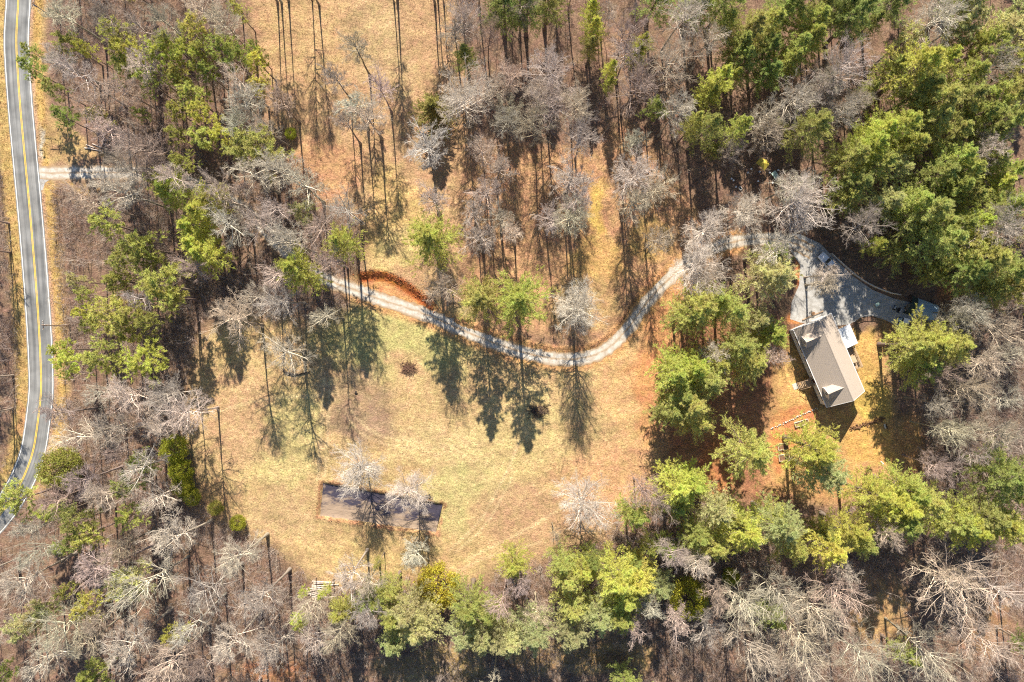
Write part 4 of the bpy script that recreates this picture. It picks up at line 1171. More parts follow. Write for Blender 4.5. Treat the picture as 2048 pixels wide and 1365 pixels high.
# ------------------------------------------------------------------ house
def house():
    ang = R(23.2); C0 = (76.95, -4.675)
    h = empty('house', (C0[0], C0[1], 0), ang)
    tag(h, 'white house with grey shingle gable roof and two front dormers', 'house')
    HW, HL, EZ, RZ, EW, EL = 4.55, 9.95, 4.25, 8.1, 4.97, 10.3
    sl = (RZ - EZ) / EW
    MB().box((0, 0, 0.22), (2 * HW - 0.1, 2 * HL - 0.1, 0.44)).build('foundation', M['brick'], h)
    # siding hull with gables
    zt = RZ - sl * HW - 0.14
    v = [(-HW, -HL, 0.44), (HW, -HL, 0.44), (HW, -HL, zt), (0, -HL, RZ - 0.15), (-HW, -HL, zt),
         (-HW, HL, 0.44), (HW, HL, 0.44), (HW, HL, zt), (0, HL, RZ - 0.15), (-HW, HL, zt)]
    f = [(0, 1, 2, 3, 4), (9, 8, 7, 6, 5), (1, 6, 7, 2), (5, 0, 4, 9), (0, 5, 6, 1), (4, 3, 8, 9), (3, 2, 7, 8)]
    MB().add(v, f).build('wall', M['siding'], h)
    # siding courses on the front
    m = MB()
    for k in range(14):
        m.box((-HW - 0.006, 0, 0.63 + 0.26 * k), (0.02, 2 * HL - 0.02, 0.03))
    m.build('siding_laps', M['trim'], h)
    # roof slabs
    t = 0.14
    for s, nm in ((-1, 'front'), (1, 'back')):
        vs = []
        for y in (-EL, EL):
            vs += [(0, y, RZ), (s * EW, y, EZ), (s * EW, y, EZ - t), (0, y, RZ - t)]
        mb = MB().add(vs, [(0, 1, 2, 3), (7, 6, 5, 4), (0, 4, 5, 1), (1, 5, 6, 2), (2, 6, 7, 3), (3, 7, 4, 0)])
        ro = mb.build('roof_slope', M['shingle'], h)
        # shingle courses standing a little proud
        mc = MB(); nrm = (s * sl, 0, 1)
        n = 15
        for k in range(1, n):
            a = k / n
            x0, z0 = s * EW * a, RZ - (RZ - EZ) * a
            mc.add([(x0 - s * 0.05, -EL, z0 + 0.05 * sl + 0.004), (x0 + s * 0.03, -EL, z0 - 0.03 * sl + 0.012), (x0 + s * 0.03, EL, z0 - 0.03 * sl + 0.012), (x0 - s * 0.05, EL, z0 + 0.05 * sl + 0.004)],
                   [(0, 1, 2, 3)])
        tag(mc.build('shingle_courses', M['shingle'], ro), kind='stuff')
        MB().box((s * (EW + 0.06), 0, EZ - 0.06), (0.12, 2 * EL, 0.13)).build('gutter', M['trim'], h)
    MB().add([(-0.16, -EL, RZ - 0.10), (0, -EL, RZ + 0.03), (0.16, -EL, RZ - 0.10), (-0.16, EL, RZ - 0.10), (0, EL, RZ + 0.03), (0.16, EL, RZ - 0.10)],
             [(0, 1, 4, 3), (1, 2, 5, 4), (0, 2, 1), (3, 4, 5)]).build('ridge_cap', M['shingle'], h)
    for y in (-EL - 0.04, EL + 0.04):
        for s in (-1, 1):
            MB().bar((0, y, RZ - 0.10), (s * EW, y, EZ - 0.10), 0.07, 0.24).build('rake_board', M['trim'], h)
    # dormers
    for yc in (6.7, -6.7):
        fx, dz, ez, w = -4.35, 7.62, 6.40, 1.32
        rx = -(RZ - dz) / sl + 0.05
        d = MB()
        zb = RZ - sl * 4.35 - 0.05
        xe = -(RZ - ez) / sl + 0.05
        d.add([(fx, yc - w, zb), (fx, yc + w, zb), (fx, yc + w, ez), (fx, yc, dz - 0.08), (fx, yc - w, ez),
               (xe, yc - w, ez), (xe, yc + w, ez), (rx, yc, dz - 0.08)],
              [(0, 1, 2, 3, 4)[::-1], (0, 4, 5), (1, 6, 2), (4, 3, 7, 5), (3, 2, 6, 7)])
        dm = d.build('dormer', M['siding'], h)
        ov = 0.18
        for s in (-1, 1):
            e_z = ez - (dz - ez) / w * ov
            xo = -(RZ - e_z) / sl + 0.04
            a = [(fx - 0.2, yc, dz), (rx, yc, dz), (xo, yc + s * (w + ov), e_z), (fx - 0.2, yc + s * (w + ov), e_z)]
            b = [(p[0], p[1], p[2] - 0.09) for p in a]
            MB().add(a + b, [(0, 1, 2, 3), (7, 6, 5, 4), (0, 4, 5, 1), (1, 5, 6, 2), (2, 6, 7, 3), (3, 7, 4, 0)]).build('dormer_roof', M['shingle'], dm)
        for s in (-1, 1):
            MB().bar((fx - 0.22, yc, dz - 0.08), (fx - 0.22, yc + s * (w + ov), ez - (dz - ez) / w * ov - 0.08), 0.05, 0.16).build('dormer_trim', M['trim'], dm)
        fr = MB().box((fx - 0.03, yc, 5.75), (0.06, 1.1, 1.15)).build('dormer_window', M['trim'], dm)
        MB().box((fx - 0.065, yc, 5.75), (0.02, 0.9, 0.95)).build('window_pane', M['glass'], dm)
    # windows on the front, back and ends
    def window(x, y, z, w, hh, sx):
        fr = MB()
        fr.box((x + sx * 0.03, y, z + hh / 2 + 0.05), (0.06, w + 0.2, 0.1)).box((x + sx * 0.03, y, z - hh / 2 - 0.05), (0.09, w + 0.24, 0.1))
        fr.box((x + sx * 0.03, y - w / 2 - 0.05, z), (0.06, 0.1, hh)).box((x + sx * 0.03, y + w / 2 + 0.05, z), (0.06, 0.1, hh)).box((x + sx * 0.025, y, z), (0.05, w, 0.05))
        wd = fr.build('window', M['trim'], h)
        MB().box((x + sx * 0.012, y, z), (0.02, w, hh)).build('pane', M['glass'], wd)
    for y0, n in ((6.0, 3), (0.7, 3), (-7.4, 2)):
        for k in range(n):
            window(-HW, y0 + (k - (n - 1) / 2) * 1.15, 3.0, 0.85, 1.45, -1)
        for s in (-1, 1):
            MB().box((-HW - 0.03, y0 + s * (n * 0.575 + 0.25), 3.0), (0.05, 0.38, 1.5)).build('shutter', M['shutter'], h)
    for y0 in (-7.5, -5.5, 8.0):
        window(HW, y0, 3.0, 0.9, 1.3, 1)
    # entrance
    dr_ = MB().box((-HW - 0.03, -3.7, 2.6), (0.06, 1.0, 2.1)).build('door', M['shutter'], h)
    MB().box((-HW - 0.09, -3.35, 2.55), (0.06, 0.08, 0.08)).build('handle', M['steel'], dr_)
    st = MB().box((-5.5, -3.7, 1.43), (1.75, 1.9, 0.12)).build('front_steps', M['deckwood'], h)
    for k in range(5):
        MB().box((-6.55 - 0.30 * k, -3.7, 1.25 - 0.25 * k), (0.26, 1.5, 0.06)).build('step', M['deckwood'], st)
    rl = MB()
    for s in (-0.9, 0.9):
        for x, zb, zt_ in ((-4.75, 1.43, 2.45), (-6.3, 0, 2.45), (-7.8, 0, 1.25)):
            rl.box((x, -3.7 + s, (zb + zt_) / 2), (0.1, 0.1, zt_ - zb))
        rl.bar((-4.75, -3.7 + s, 2.45), (-6.3, -3.7 + s, 2.45), 0.14, 0.06)
        rl.bar((-6.3, -3.7 + s, 2.45), (-7.8, -3.7 + s, 1.25), 0.14, 0.06)
        rl.bar((-6.3, -3.7 + s * 0.85, 1.3), (-7.85, -3.7 + s * 0.85, 0.05), 0.06, 0.25)
    rl.build('railing', M['oldwood'], st)
    MB().box((-8.5, -3.55, 0.04), (1.2, 1.5, 0.08)).build('landing_pad', M['concrete'], h)
    # back porch under a white ribbed metal roof
    a = [(4.62, 0.8, 3.95), (8.62, 0.8, 3.15), (8.62, 5.9, 3.15), (4.62, 5.9, 3.95)]
    b = [(p[0], p[1], p[2] - 0.08) for p in a]
    pr = MB().add(a + b, [(0, 1, 2, 3), (7, 6, 5, 4), (0, 4, 5, 1), (1, 5, 6, 2), (2, 6, 7, 3), (3, 7, 4, 0)]).build('porch_roof', M['metal_white'], h)
    for k in range(9):
        y = 0.9 + k * 4.9 / 8
        MB().bar((4.62, y, 3.97), (8.62, y, 3.17), 0.09, 0.07).build('roof_rib', M['metal_white'], pr)
    po = MB()
    for y in (0.95, 3.3, 5.75):
        po.box((8.4, y, 2.35), (0.13, 0.13, 1.55))
    po.build('porch_post', M['trim'], h)
    dk = MB()
    for k in range(22):
        dk.box((4.62 + 0.07 + 0.142 * k, 0.45, 1.55), (0.13, 10.9, 0.05))
    d_ = dk.build('deck', M['deckwood'], h)
    jo = MB()
    for y in (-4.8, -2.4, 0.2, 2.8, 5.7):
        for x in (5.2, 7.6): jo.box((x, y, 0.75), (0.14, 0.14, 1.5))
        jo.box((6.2, y, 1.42), (3.0, 0.05, 0.18))
    jo.build('deck_frame', M['oldwood'], d_)
    ra = MB()
    for y in (-5.0, -3.8, -2.6, -1.4, -0.2, 0.8):
        ra.box((7.7, y, 2.05), (0.1, 0.1, 1.0))
    for z in (1.75, 2.05, 2.35):
        ra.bar((7.7, -5.0, z), (7.7, 0.8, z), 0.06, 0.06)
    ra.box((7.7, -2.1, 2.56), (0.26, 5.9, 0.05))
    for x in (5.4, 6.6): ra.box((x, -5.0, 2.05), (0.1, 0.1, 1.0))
    ra.bar((5.4, -5.0, 2.5), (7.7, -5.0, 2.5), 0.16, 0.05)
    ra.build('railing', M['deckwood'], d_)
    s2 = MB()
    for k in range(5): s2.box((6.0 + 0.0, -5.2 - 0.28 * k, 1.3 - 0.26 * k), (1.0, 0.26, 0.06))
    s2.build('back_steps', M['deckwood'], d_)
    return h, ang, C0
house_o, H_ANG, H_C = house()

def hl(lx, ly):
    return (H_C[0] + lx * math.cos(H_ANG) - ly * math.sin(H_ANG), H_C[1] + lx * math.sin(H_ANG) + ly * math.cos(H_ANG))

def thing(name, x, y, rz, label, cat, group=None, z=0.0):
    return tag(empty(name, (x, y, z), rz), label, cat, group)

# things on the back deck and beside the house
x, y = hl(5.75, -4.2)
t = thing('grill', x, y, H_ANG, 'dark covered grill at the far end of the back deck', 'grill', z=1.575)
MB().box((0, 0, 0.45), (0.6, 0.9, 0.7), top=0.85).build('cover', M['blackmetal'], t); MB().box((0, 0, 0.05), (0.62, 0.92, 0.1)).build('base', M['steel'], t)
x, y = hl(6.55, -2.6)
t = thing('patio_table', x, y, H_ANG, 'tan wooden table standing on the sunlit back deck', 'table', z=1.575)
MB().box((0, 0, 0.74), (1.1, 1.7, 0.06)).build('tabletop', M['plywood'], t)
for sx in (-0.45, 0.45):
    for sy in (-0.7, 0.7): MB().box((sx, sy, 0.355), (0.08, 0.08, 0.71)).build('leg', M['deckwood'], t)
x, y = hl(5.4, 7.4)
t = thing('rain_barrel', x, y, 0, 'black round barrel against the back corner of the house', 'barrel')
MB().tube([(0, 0, 0), (0, 0, 0.3), (0, 0, 0.7), (0, 0, 1.0)], [0.32, 0.38, 0.38, 0.32], 14).build('barrel', M['blackmetal'], t, True)
MB().tube([(0, 0, 1.0), (0, 0, 1.05)], 0.34, 14).build('lid', M['rubber'], t)
pd = MB().prism([hl(4.8, 6.2), hl(7.6, 6.2), hl(7.6, 8.6), hl(4.8, 8.6)], 0.0, 0.09).build('concrete_pad', M['concrete']); tag(pd, kind='structure')
for k, (lx, lab) in enumerate(((6.9, 'white post at the outer edge of the concrete pad'), (5.0, 'white post at the house side of the concrete pad'))):
    x, y = hl(lx, 8.75)
    t = thing('post', x, y, H_ANG, lab, 'post', 'white posts by the concrete pad')
    MB().box((0, 0, 0.6), (0.12, 0.12, 1.2)).build('post_shaft', M['trim'], t); MB().box((0, 0, 1.22), (0.2, 0.2, 0.05), top=0.6).build('post_cap', M['trim'], t)
# timbers edging the bed at the upper end of the house
for k, (a, b, lab) in enumerate((((1604, 640), (1622, 632), 'left landscape timber edging the red soil above the house'), ((1624, 631), (1646, 622), 'right landscape timber edging the red soil above the house'))):
    p, q = G(*a), G(*b)
    o = MB().bar((p[0], p[1], 0.13), (q[0], q[1], 0.13), 0.26, 0.24).build('timber', M['oldwood']); tag(o, lab, 'timber', 'timbers above the house')
x, y = G(1625, 627)
t = thing('planter', x, y, 0, 'round wooden half barrel planter above the upper end of the house', 'planter')
MB().tube([(0, 0, 0), (0, 0, 0.55)], [0.36, 0.45], 12).build('tub', M['oldwood'], t); MB().tube([(0, 0, 0.5), (0, 0, 0.565)], 0.38, 12).build('soil', M['soil'], t)

# ------------------------------------------------------------------ vehicles and yard gear
def wheel(parent, x, y, r, w=0.24):
    k = MB(); k.bar((x - w / 2, y, r), (x + w / 2, y, r), 2 * r, 2 * r, 16); wh = k.build('wheel', M['rubber'], parent)
    s = 1 if x > 0 else -1
    MB().bar((x + s * (w / 2 - 0.02), y, r), (x + s * (w / 2 + 0.012), y, r), 1.1 * r, 1.1 * r, 12).build('rim', M['chrome'], wh)

def loft(rings, closed=True):
    """rings of equal length points -> solid"""
    n = len(rings[0]); vs = [p for r in rings for p in r]; fs = []
    for i in range(len(rings) - 1):
        for k in range(n):
            k2 = (k + 1) % n
            fs.append((i * n + k, i * n + k2, (i + 1) * n + k2, (i + 1) * n + k))
    fs.append(tuple(range(n))[::-1]); b = (len(rings) - 1) * n; fs.append(tuple(range(b, b + n)))
    return vs, fs

def pickup(px, py, rz):
    x, y = G(px, py)
    t = thing('pickup_truck', x, y, rz, 'white crew cab pickup truck parked on the gravel beside the low timber wall', 'truck')
    # local +Y = front; length 5.9, width 1.98
    def ring(yy, w, z0, z1, c=0.12):
        return [(-w, yy, z0 + c), (-w, yy, z1 - c), (-w + c, yy, z1), (w - c, yy, z1), (w, yy, z1 - c), (w, yy, z0 + c), (w - c, yy, z0), (-w + c, yy, z0)]
    v, f = loft([ring(2.95, 0.82, 0.5, 1.02), ring(2.75, 0.95, 0.42, 1.12), ring(1.6, 0.99, 0.42, 1.22), ring(1.0, 0.99, 0.42, 1.24), ring(-0.95, 0.99, 0.42, 1.24)])
    body = MB().add(v, f).build('body', M['carwhite'], t)
    bed = MB()
    bed.box((0, -1.95, 0.62), (1.9, 1.98, 0.4)).box((-0.93, -1.95, 1.03), (0.12, 1.98, 0.42)).box((0.93, -1.95, 1.03), (0.12, 1.98, 0.42)).box((0, -1.0, 1.03), (1.74, 0.08, 0.42))
    bd = bed.build('cargo_bed', M['carwhite'], t)
    MB().box((0, -1.95, 0.83), (1.72, 1.78, 0.025)).build('bed_liner', M['rubber'], bd)
    MB().box((0, -2.92, 0.93), (1.86, 0.07, 0.62)).build('tailgate', M['carwhite'], t)
    v, f = loft([[(-0.9, 0.95, 1.24), (0.9, 0.95, 1.24), (0.9, -0.93, 1.24), (-0.9, -0.93, 1.24)], [(-0.74, 0.2, 1.86), (0.74, 0.2, 1.86), (0.76, -0.75, 1.86), (-0.76, -0.75, 1.86)], [(-0.68, 0.1, 1.90), (0.68, 0.1, 1.90), (0.70, -0.7, 1.90), (-0.70, -0.7, 1.90)]])
    cb = MB().add(v, f).build('cab', M['carwhite'], t)
    MB().add([(-0.80, 0.885, 1.30), (0.80, 0.885, 1.30), (0.70, 0.285, 1.80), (-0.70, 0.285, 1.80)], [(0, 1, 2, 3)]).add([(-0.80, 0.915, 1.31), (0.80, 0.915, 1.31), (0.70, 0.315, 1.81), (-0.70, 0.315, 1.81)], [(0, 1, 2, 3)]).build('windscreen', M['glass'], t)
    MB().add([(-0.80, -0.935, 1.32), (0.80, -0.935, 1.32), (0.72, -0.80, 1.80), (-0.72, -0.80, 1.80)], [(3, 2, 1, 0)]).build('rear_window', M['glass'], t)
    for s in (-1, 1):
        MB().add([(s * 0.905, 0.75, 1.30), (s * 0.905, -0.85, 1.30), (s * 0.795, -0.72, 1.78), (s * 0.79, 0.25, 1.78)], [(0, 1, 2, 3)]).build('side_window', M['glass'], t)
        MB().box((s * 0.70, 2.93, 0.86), (0.34, 0.06, 0.2)).build('headlight', M['headlight'], t)
        MB().box((s * 0.88, -2.97, 0.98), (0.14, 0.04, 0.34)).build('tail_light', M['taillight'], t)
        MB().box((s * 1.10, 0.75, 1.35), (0.22, 0.12, 0.18)).build('mirror', M['blackmetal'], t)
        for yy in (1.95, -1.85): wheel(t, s * 0.88, yy, 0.39)
    MB().box((0, 2.98, 0.55), (1.8, 0.14, 0.2)).build('bumper', M['chrome'], t)
    MB().box((0, -3.02, 0.55), (1.8, 0.14, 0.18)).build('bumper', M['chrome'], t)
    MB().box((0, 2.965, 0.85), (1.0, 0.04, 0.24)).build('grille', M['blackmetal'], t)
pickup(1653.5, 527, R(42))

def arched_shelter():
    # long axis runs down to the right; fabric over hoops, open at the left end
    x, y = G(1846, 617, 1.5)
    t = thing('arched_shelter', x, y, R(-20), 'arched shelter under a blue-grey tarp beside the parking area', 'shelter')
    L, W, Hh = 3.4, 2.25, 2.5
    arc = [(W * math.cos(math.pi * k / 12), Hh * math.sin(math.pi * k / 12) ** 0.8) for k in range(13)]
    def shell(x0, x1, k, nm, mat):
        v = []
        for xx in (x0, x1):
            v += [(xx, a[0] * k, a[1] * k) for a in arc] + [(xx, a[0] * (k - 0.02), a[1] * (k - 0.02)) for a in arc[::-1]]
        vv, ff = loft([v[:26], v[26:]])
        return MB().add(vv, ff[:-2]).build(nm, mat, t)
    shell(-L + 1.3, L, 1.0, 'tarp_cover', M['tarpblue'])
    shell(-L - 0.3, -L + 1.3, 1.015, 'front_cover', M['tarpdark'])
    MB().add([(L - 0.02, a[0] * 0.97, a[1] * 0.97) for a in arc], [tuple(range(13))]).build('end_panel', M['tarpblue'], t)
    for k in range(5):
        xx = -L + 0.1 + k * 1.6
        MB().tube([(xx, a[0] * 0.96, max(0.0, a[1] * 0.96)) for a in arc], 0.03, 5).build('hoop', M['steel'], t)
    MB().bar((-L, 0, Hh * 0.955), (L, 0, Hh * 0.955), 0.05).build('ridge_pole', M['steel'], t)
arched_shelter()

x, y = G(1814, 617)
t = thing('utility_trailer', x, y, R(-18), 'small tan plywood trailer at the open mouth of the arched shelter', 'trailer')
MB().box((0, 0, 0.55), (1.2, 2.1, 0.08)).build('deck', M['plywood'], t)
for s in (-1, 1): MB().box((s * 0.62, 0, 0.68), (0.05, 2.1, 0.25)).build('side_board', M['oldwood'], t); wheel(t, s * 0.75, 0, 0.28, 0.16)
MB().bar((0, 1.05, 0.45), (0, 1.9, 0.4), 0.07).build('tow_bar', M['blackmetal'], t)

def small_cart(px, py, rz):
    x, y = G(px, py)
    t = thing('utility_cart', x, y, rz, 'white and black utility cart parked below the arched shelter', 'cart')
    MB().box((0, 0, 0.5), (1.25, 2.7, 0.3)).build('chassis', M['blackmetal'], t)
    MB().add(*loft([[(-0.5, 1.45, 0.6), (0.5, 1.45, 0.6), (0.4, 1.45, 0.75), (-0.4, 1.45, 0.75)], [(-0.6, 0.6, 0.6), (0.6, 0.6, 0.6), (0.55, 0.6, 1.05), (-0.55, 0.6, 1.05)]])).build('bonnet', M['tarpblue'], t)
    MB().box((0, -0.15, 1.72), (1.3, 1.5, 0.06)).build('canopy', M['plastic_white'], t)
    MB().box((0, -0.15, 0.85), (1.1, 0.5, 0.15)).box((0, -0.42, 1.1), (1.1, 0.1, 0.45)).build('seat', M['blackmetal'], t)
    b = MB(); b.box((0, -0.95, 0.78), (1.2, 1.0, 0.06))
    for s in (-0.58, 0.58): b.box((s, -0.95, 0.93), (0.05, 1.0, 0.26))
    b.box((0, -1.45, 0.93), (1.2, 0.05, 0.26)).build('cargo_box', M['chrome'], t)
    for sx in (-0.58, 0.58):
        for sy in (0.5, -0.8): MB().bar((sx, sy, 0.65), (sx * 0.95, sy * 0.95, 1.70), 0.05).build('canopy_post', M['blackmetal'], t)
    for sx in (-1, 1):
        for sy in (0.95, -0.95): wheel(t, sx * 0.6, sy, 0.3, 0.22)
    MB().tube([(0.25, 0.35, 0.9), (0.25, 0.2, 1.15)], 0.025, 6).bar((0.08, 0.2, 1.15), (0.42, 0.2, 1.15), 0.04).build('steering_wheel', M['blackmetal'], t)
small_cart(1804, 642, R(77))

def quad(px, py, rz):
    x, y = G(px, py)
    t = thing('quad_bike', x, y, rz, 'black quad bike standing left of the tan plywood trailer', 'quad bike')
    MB().add(*loft([[(-0.18, 0.85, 0.5), (0.18, 0.85, 0.5), (0.15, 0.85, 0.7), (-0.15, 0.85, 0.7)], [(-0.25, 0.2, 0.45), (0.25, 0.2, 0.45), (0.2, 0.2, 0.92), (-0.2, 0.2, 0.92)], [(-0.22, -0.85, 0.5), (0.22, -0.85, 0.5), (0.2, -0.85, 0.8), (-0.2, -0.85, 0.8)]])).build('body', M['blackmetal'], t)
    MB().box((0, -0.3, 0.9), (0.32, 0.7, 0.12)).build('seat', M['rubber'], t)
    MB().bar((-0.38, 0.3, 1.05), (0.38, 0.3, 1.05), 0.05).bar((0, 0.35, 0.8), (0, 0.3, 1.05), 0.06).build('handlebar', M['steel'], t)
    for sy in (0.75, -0.8): MB().box((0, sy, 0.85), (0.8, 0.4, 0.04)).build('rack', M['steel'], t)
    for sx in (-1, 1):
        for sy in (0.62, -0.62): wheel(t, sx * 0.48, sy, 0.28, 0.24)
quad(1792, 618, R(60))

def mower(px, py, rz):
    x, y = G(px, py)
    t = thing('wheelbarrow', x, y, rz, 'pale green wheelbarrow left on the shaded gravel by the wire fence', 'wheelbarrow')
    MB().add(*loft([[(-0.28, -0.35, 0.35), (0.28, -0.35, 0.35), (0.25, 0.35, 0.35), (-0.25, 0.35, 0.35)], [(-0.42, -0.62, 0.68), (0.42, -0.62, 0.68), (0.40, 0.62, 0.72), (-0.40, 0.62, 0.72)]])).build('tray', M['greenpaint'], t)
    k = MB()
    for s in (-1, 1): k.bar((s * 0.12, 0.8, 0.2), (s * 0.33, -1.0, 0.55), 0.05).bar((s * 0.3, -0.3, 0.45), (s * 0.3, -0.35, 0.0), 0.05)
    k.build('handle_frame', M['oldwood'], t)
    MB().bar((-0.06, 0.8, 0.2), (0.06, 0.8, 0.2), 0.4, 0.4, 12).build('wheel', M['rubber'], t)
mower(1752, 609, R(-55))

# low timber wall along the back of the parking area
RW = catmull(GP([(1661, 507), (1674, 519), (1692, 535), (1712, 552), (1735, 567), (1758, 578), (1780, 586), (1800, 590)]), 2.3)
t = tag(empty('retaining_wall', (RW[0][0], RW[0][1], 0)), 'low curved timber wall along the back of the parking area', 'wall')
for a, b in zip(RW[:-1], RW[1:]):
    o = Vector((RW[0][0], RW[0][1], 0))
    for zc in (0.15, 0.45):
        MB().bar(Vector((a[0], a[1], zc)) - o, Vector((b[0], b[1], zc)) - o, 0.26, 0.28).build('timber', M['palewood'], t)

# thin wire fence between the yard and the parking area
WF = catmull(GP([(1703, 644), (1714, 636), (1727, 631), (1742, 630), (1757, 633), (1772, 640), (1786, 649)]), 1.6)
t = tag(empty('wire_fence', (WF[0][0], WF[0][1], 0)), 'thin wire fence curving between the back yard and the parking area', 'fence')
o = Vector((WF[0][0], WF[0][1], 0))
for p in WF: MB().box((p[0] - o.x, p[1] - o.y, 0.6), (0.09, 0.09, 1.2)).build('post', M['palewood'], t)
rl = MB()
for a, b in zip(WF[:-1], WF[1:]):
    for zc in (0.35, 0.7, 1.05): rl.bar(Vector((a[0], a[1], zc)) - o, Vector((b[0], b[1], zc)) - o, 0.03)
    rl.bar(Vector((a[0], a[1], 1.17)) - o, Vector((b[0], b[1], 1.17)) - o, 0.08)
rl.build('wire', M['steel'], t)

# garden: stone edging, raised beds, berm, frame, feeder
SE = catmull(GP([(1543, 858), (1575, 843), (1606, 829), (1634, 816)]), 0.45)
pts = np.concatenate([SE + rng.normal(size=SE.shape) * 0.08, np.full((len(SE), 1), 0.10)], 1)
o = clods('stone_edging', pts, (0.22, 0.32), M['concrete'], kind=None); tag(o, 'pale stone edging running from the garden to the house corner', 'edging')
def raised_bed(px, py, L, W, rz, lab):
    x, y = G(px, py)
    t = thing('raised_bed', x, y, rz, lab, 'raised bed', 'raised garden beds below the house')
    for s in (-1, 1):
        MB().box((0, s * W / 2, 0.24), (L, 0.09, 0.48)).build('long_board', M['palewood'], t)
        MB().box((s * (L / 2 - 0.045), 0, 0.24), (0.09, W - 0.10, 0.48)).build('end_board', M['palewood'], t)
    MB().box((0, 0, 0.16), (L - 0.2, W - 0.1, 0.32)).build('soil', M['soil'], t)
raised_bed(1602, 846, 3.5, 1.1, R(17), 'long narrow wooden raised bed nearest the house')
raised_bed(1565, 893, 2.6, 1.5, R(6), 'upper of two short raised beds left of the round garden pine')
raised_bed(1567, 915, 2.6, 1.5, R(6), 'lower of two short raised beds left of the round garden pine')
B = catmull(GP([(1702, 858), (1722, 851), (1745, 844), (1766, 837)]), 0.5)
pts = np.concatenate([np.repeat(B, 9, 0) + rng.normal(size=(len(B) * 9, 2)) * 0.3, 0.12 + 0.15 * rng.random((len(B) * 9, 1))], 1)
o = clods('brush_row', pts, (0.12, 0.32), M['soil'], kind=None); tag(o, 'low row of dark stalks and soil right of the house shadow', 'garden row')
x, y = G(1768, 852)
t = thing('garden_bench', x, y, R(15), 'small black metal bench at the end of the low garden row', 'bench')
MB().box((0, 0, 0.45), (0.5, 1.2, 0.06)).build('seat', M['palewood'], t); MB().box((0.25, 0, 0.75), (0.05, 1.2, 0.5)).build('backrest', M['blackmetal'], t)
for s in (-0.5, 0.5): MB().box((0, s, 0.21), (0.5, 0.06, 0.42)).build('leg', M['blackmetal'], t)
x, y = G(1757, 928)
t = thing('bird_feeder', x, y, 0, 'bird feeder on a thin pole in the orange yard beside the spiky shrub', 'bird feeder')
MB().tube([(0, 0, 0), (0, 0, 1.6)], 0.035, 6).build('pole', M['steel'], t)
MB().box((0, 0, 1.72), (0.3, 0.3, 0.26)).build('hopper', M['oldwood'], t); MB().box((0, 0, 1.90), (0.5, 0.5, 0.12), top=0.2).build('roof', M['oldwood'], t)
x, y = G(1764, 925)
t = thing('stepping_board', x, y, R(-40), 'short white board lying on the ground by the bird feeder', 'board')
MB().box((0, 0, 0.05), (0.9, 0.25, 0.08)).build('plank', M['plastic_white'], t); MB().box((0, 0, 0.10), (0.1, 0.25, 0.03)).build('cleat', M['palewood'], t)
def spiky(px, py):
    x, y = G(px, py)
    t = thing('spiky_shrub', x, y, 0, 'spiky shrub on a short stem standing alone in the orange yard', 'shrub')
    MB().tube([(0, 0, 0), (0.02, 0, 0.6), (0, 0.03, 1.3)], [0.12, 0.09, 0.07], 8).build('stem', M['bark'], t).color = (0.2, 0.15, 0.1, 1)
    m = MB()
    for k in range(34):
        az = k * 2.4; el = R(-10 + 75 * ((k * 0.37) % 1)); L = 1.25
        d = Vector((math.cos(az) * math.cos(el), math.sin(az) * math.cos(el), math.sin(el)))
        s = d.cross(Vector((0, 0, 1))).normalized() * 0.06
        b = Vector((0, 0, 1.25)); c = b + d * L * 0.6; e = b + d * L - Vector((0, 0, 0.25))
        m.add([b - s, b + s, c + s, e, c - s], [(0, 1, 2, 4), (4, 2, 3)])
    m.build('leaves', M['leaf'], t).color = (0.13, 0.12, 0.04, 1)
spiky(1732, 938)

# ------------------------------------------------------------------ roadside things
def pole(bx, by, az, lab):
    x, y = G(bx, by)
    t = thing('utility_pole', x, y, az, lab, 'utility pole', 'utility poles along the road')
    MB().tube([(0, 0, 0), (0, 0, 5), (0, 0, 10.2)], [0.17, 0.145, 0.11], 9).build('pole', M['pole'], t, True)
    ca = MB().bar((0, -1.15, 9.7), (0, 1.15, 9.7), 0.11, 0.13).build('crossarm', M['pole'], t)
    for yy in (-1.05, -0.45, 0.45, 1.05):
        MB().tube([(0, yy, 9.765), (0, yy, 9.86), (0, yy, 9.93)], [0.045, 0.07, 0.03], 8).build('insulator', M['plastic_white'], ca)
    tr = MB().tube([(-0.36, 0, 8.0), (-0.36, 0, 8.85)], 0.22, 12).build('transformer', M['steel'], t, True)
    MB().tube([(-0.36, 0, 8.85), (-0.36, 0, 9.08)], [0.05, 0.03], 8).build('bushing', M['plastic_white'], tr)
pole(140, 652, R(3), 'wooden utility pole leaning over the middle of the road with white insulators')
pole(121, 46, R(-20), 'wooden utility pole beside the road near the upper left corner')
x, y = G(89.5, 303)
t = thing('mailbox', x, y, 0, 'dark mailbox on a post just above the driveway entrance', 'mailbox')
MB().box((0, 0, 0.52), (0.11, 0.11, 1.04)).bar((0, 0, 0.95), (-0.35, 0, 0.95), 0.08).build('post', M['oldwood'], t)
m = MB(); m.add(*loft([[(xx, 0.12 * math.cos(a) if True else 0, 1.12 + 0.14 * math.sin(a) if a < 3.2 else 1.05) for a in (0, 0.6, 1.2, 1.9, 2.5, 3.14)] + [(xx, -0.12, 1.0), (xx, 0.12, 1.0)] for xx in (-0.42, 0.12)]))
b_ = m.build('box', M['blackmetal'], t)
MB().box((-0.43, 0, 1.12), (0.02, 0.22, 0.22)).build('door', M['blackmetal'], b_); MB().box((0, 0.135, 1.18), (0.03, 0.02, 0.2)).build('flag', M['taillight'], b_)
x, y = G(110.5, 281.5)
t = thing('sign_frame', x, y, R(-5), 'empty black metal sign frame of two posts and crossbar on roadside grass', 'sign frame')
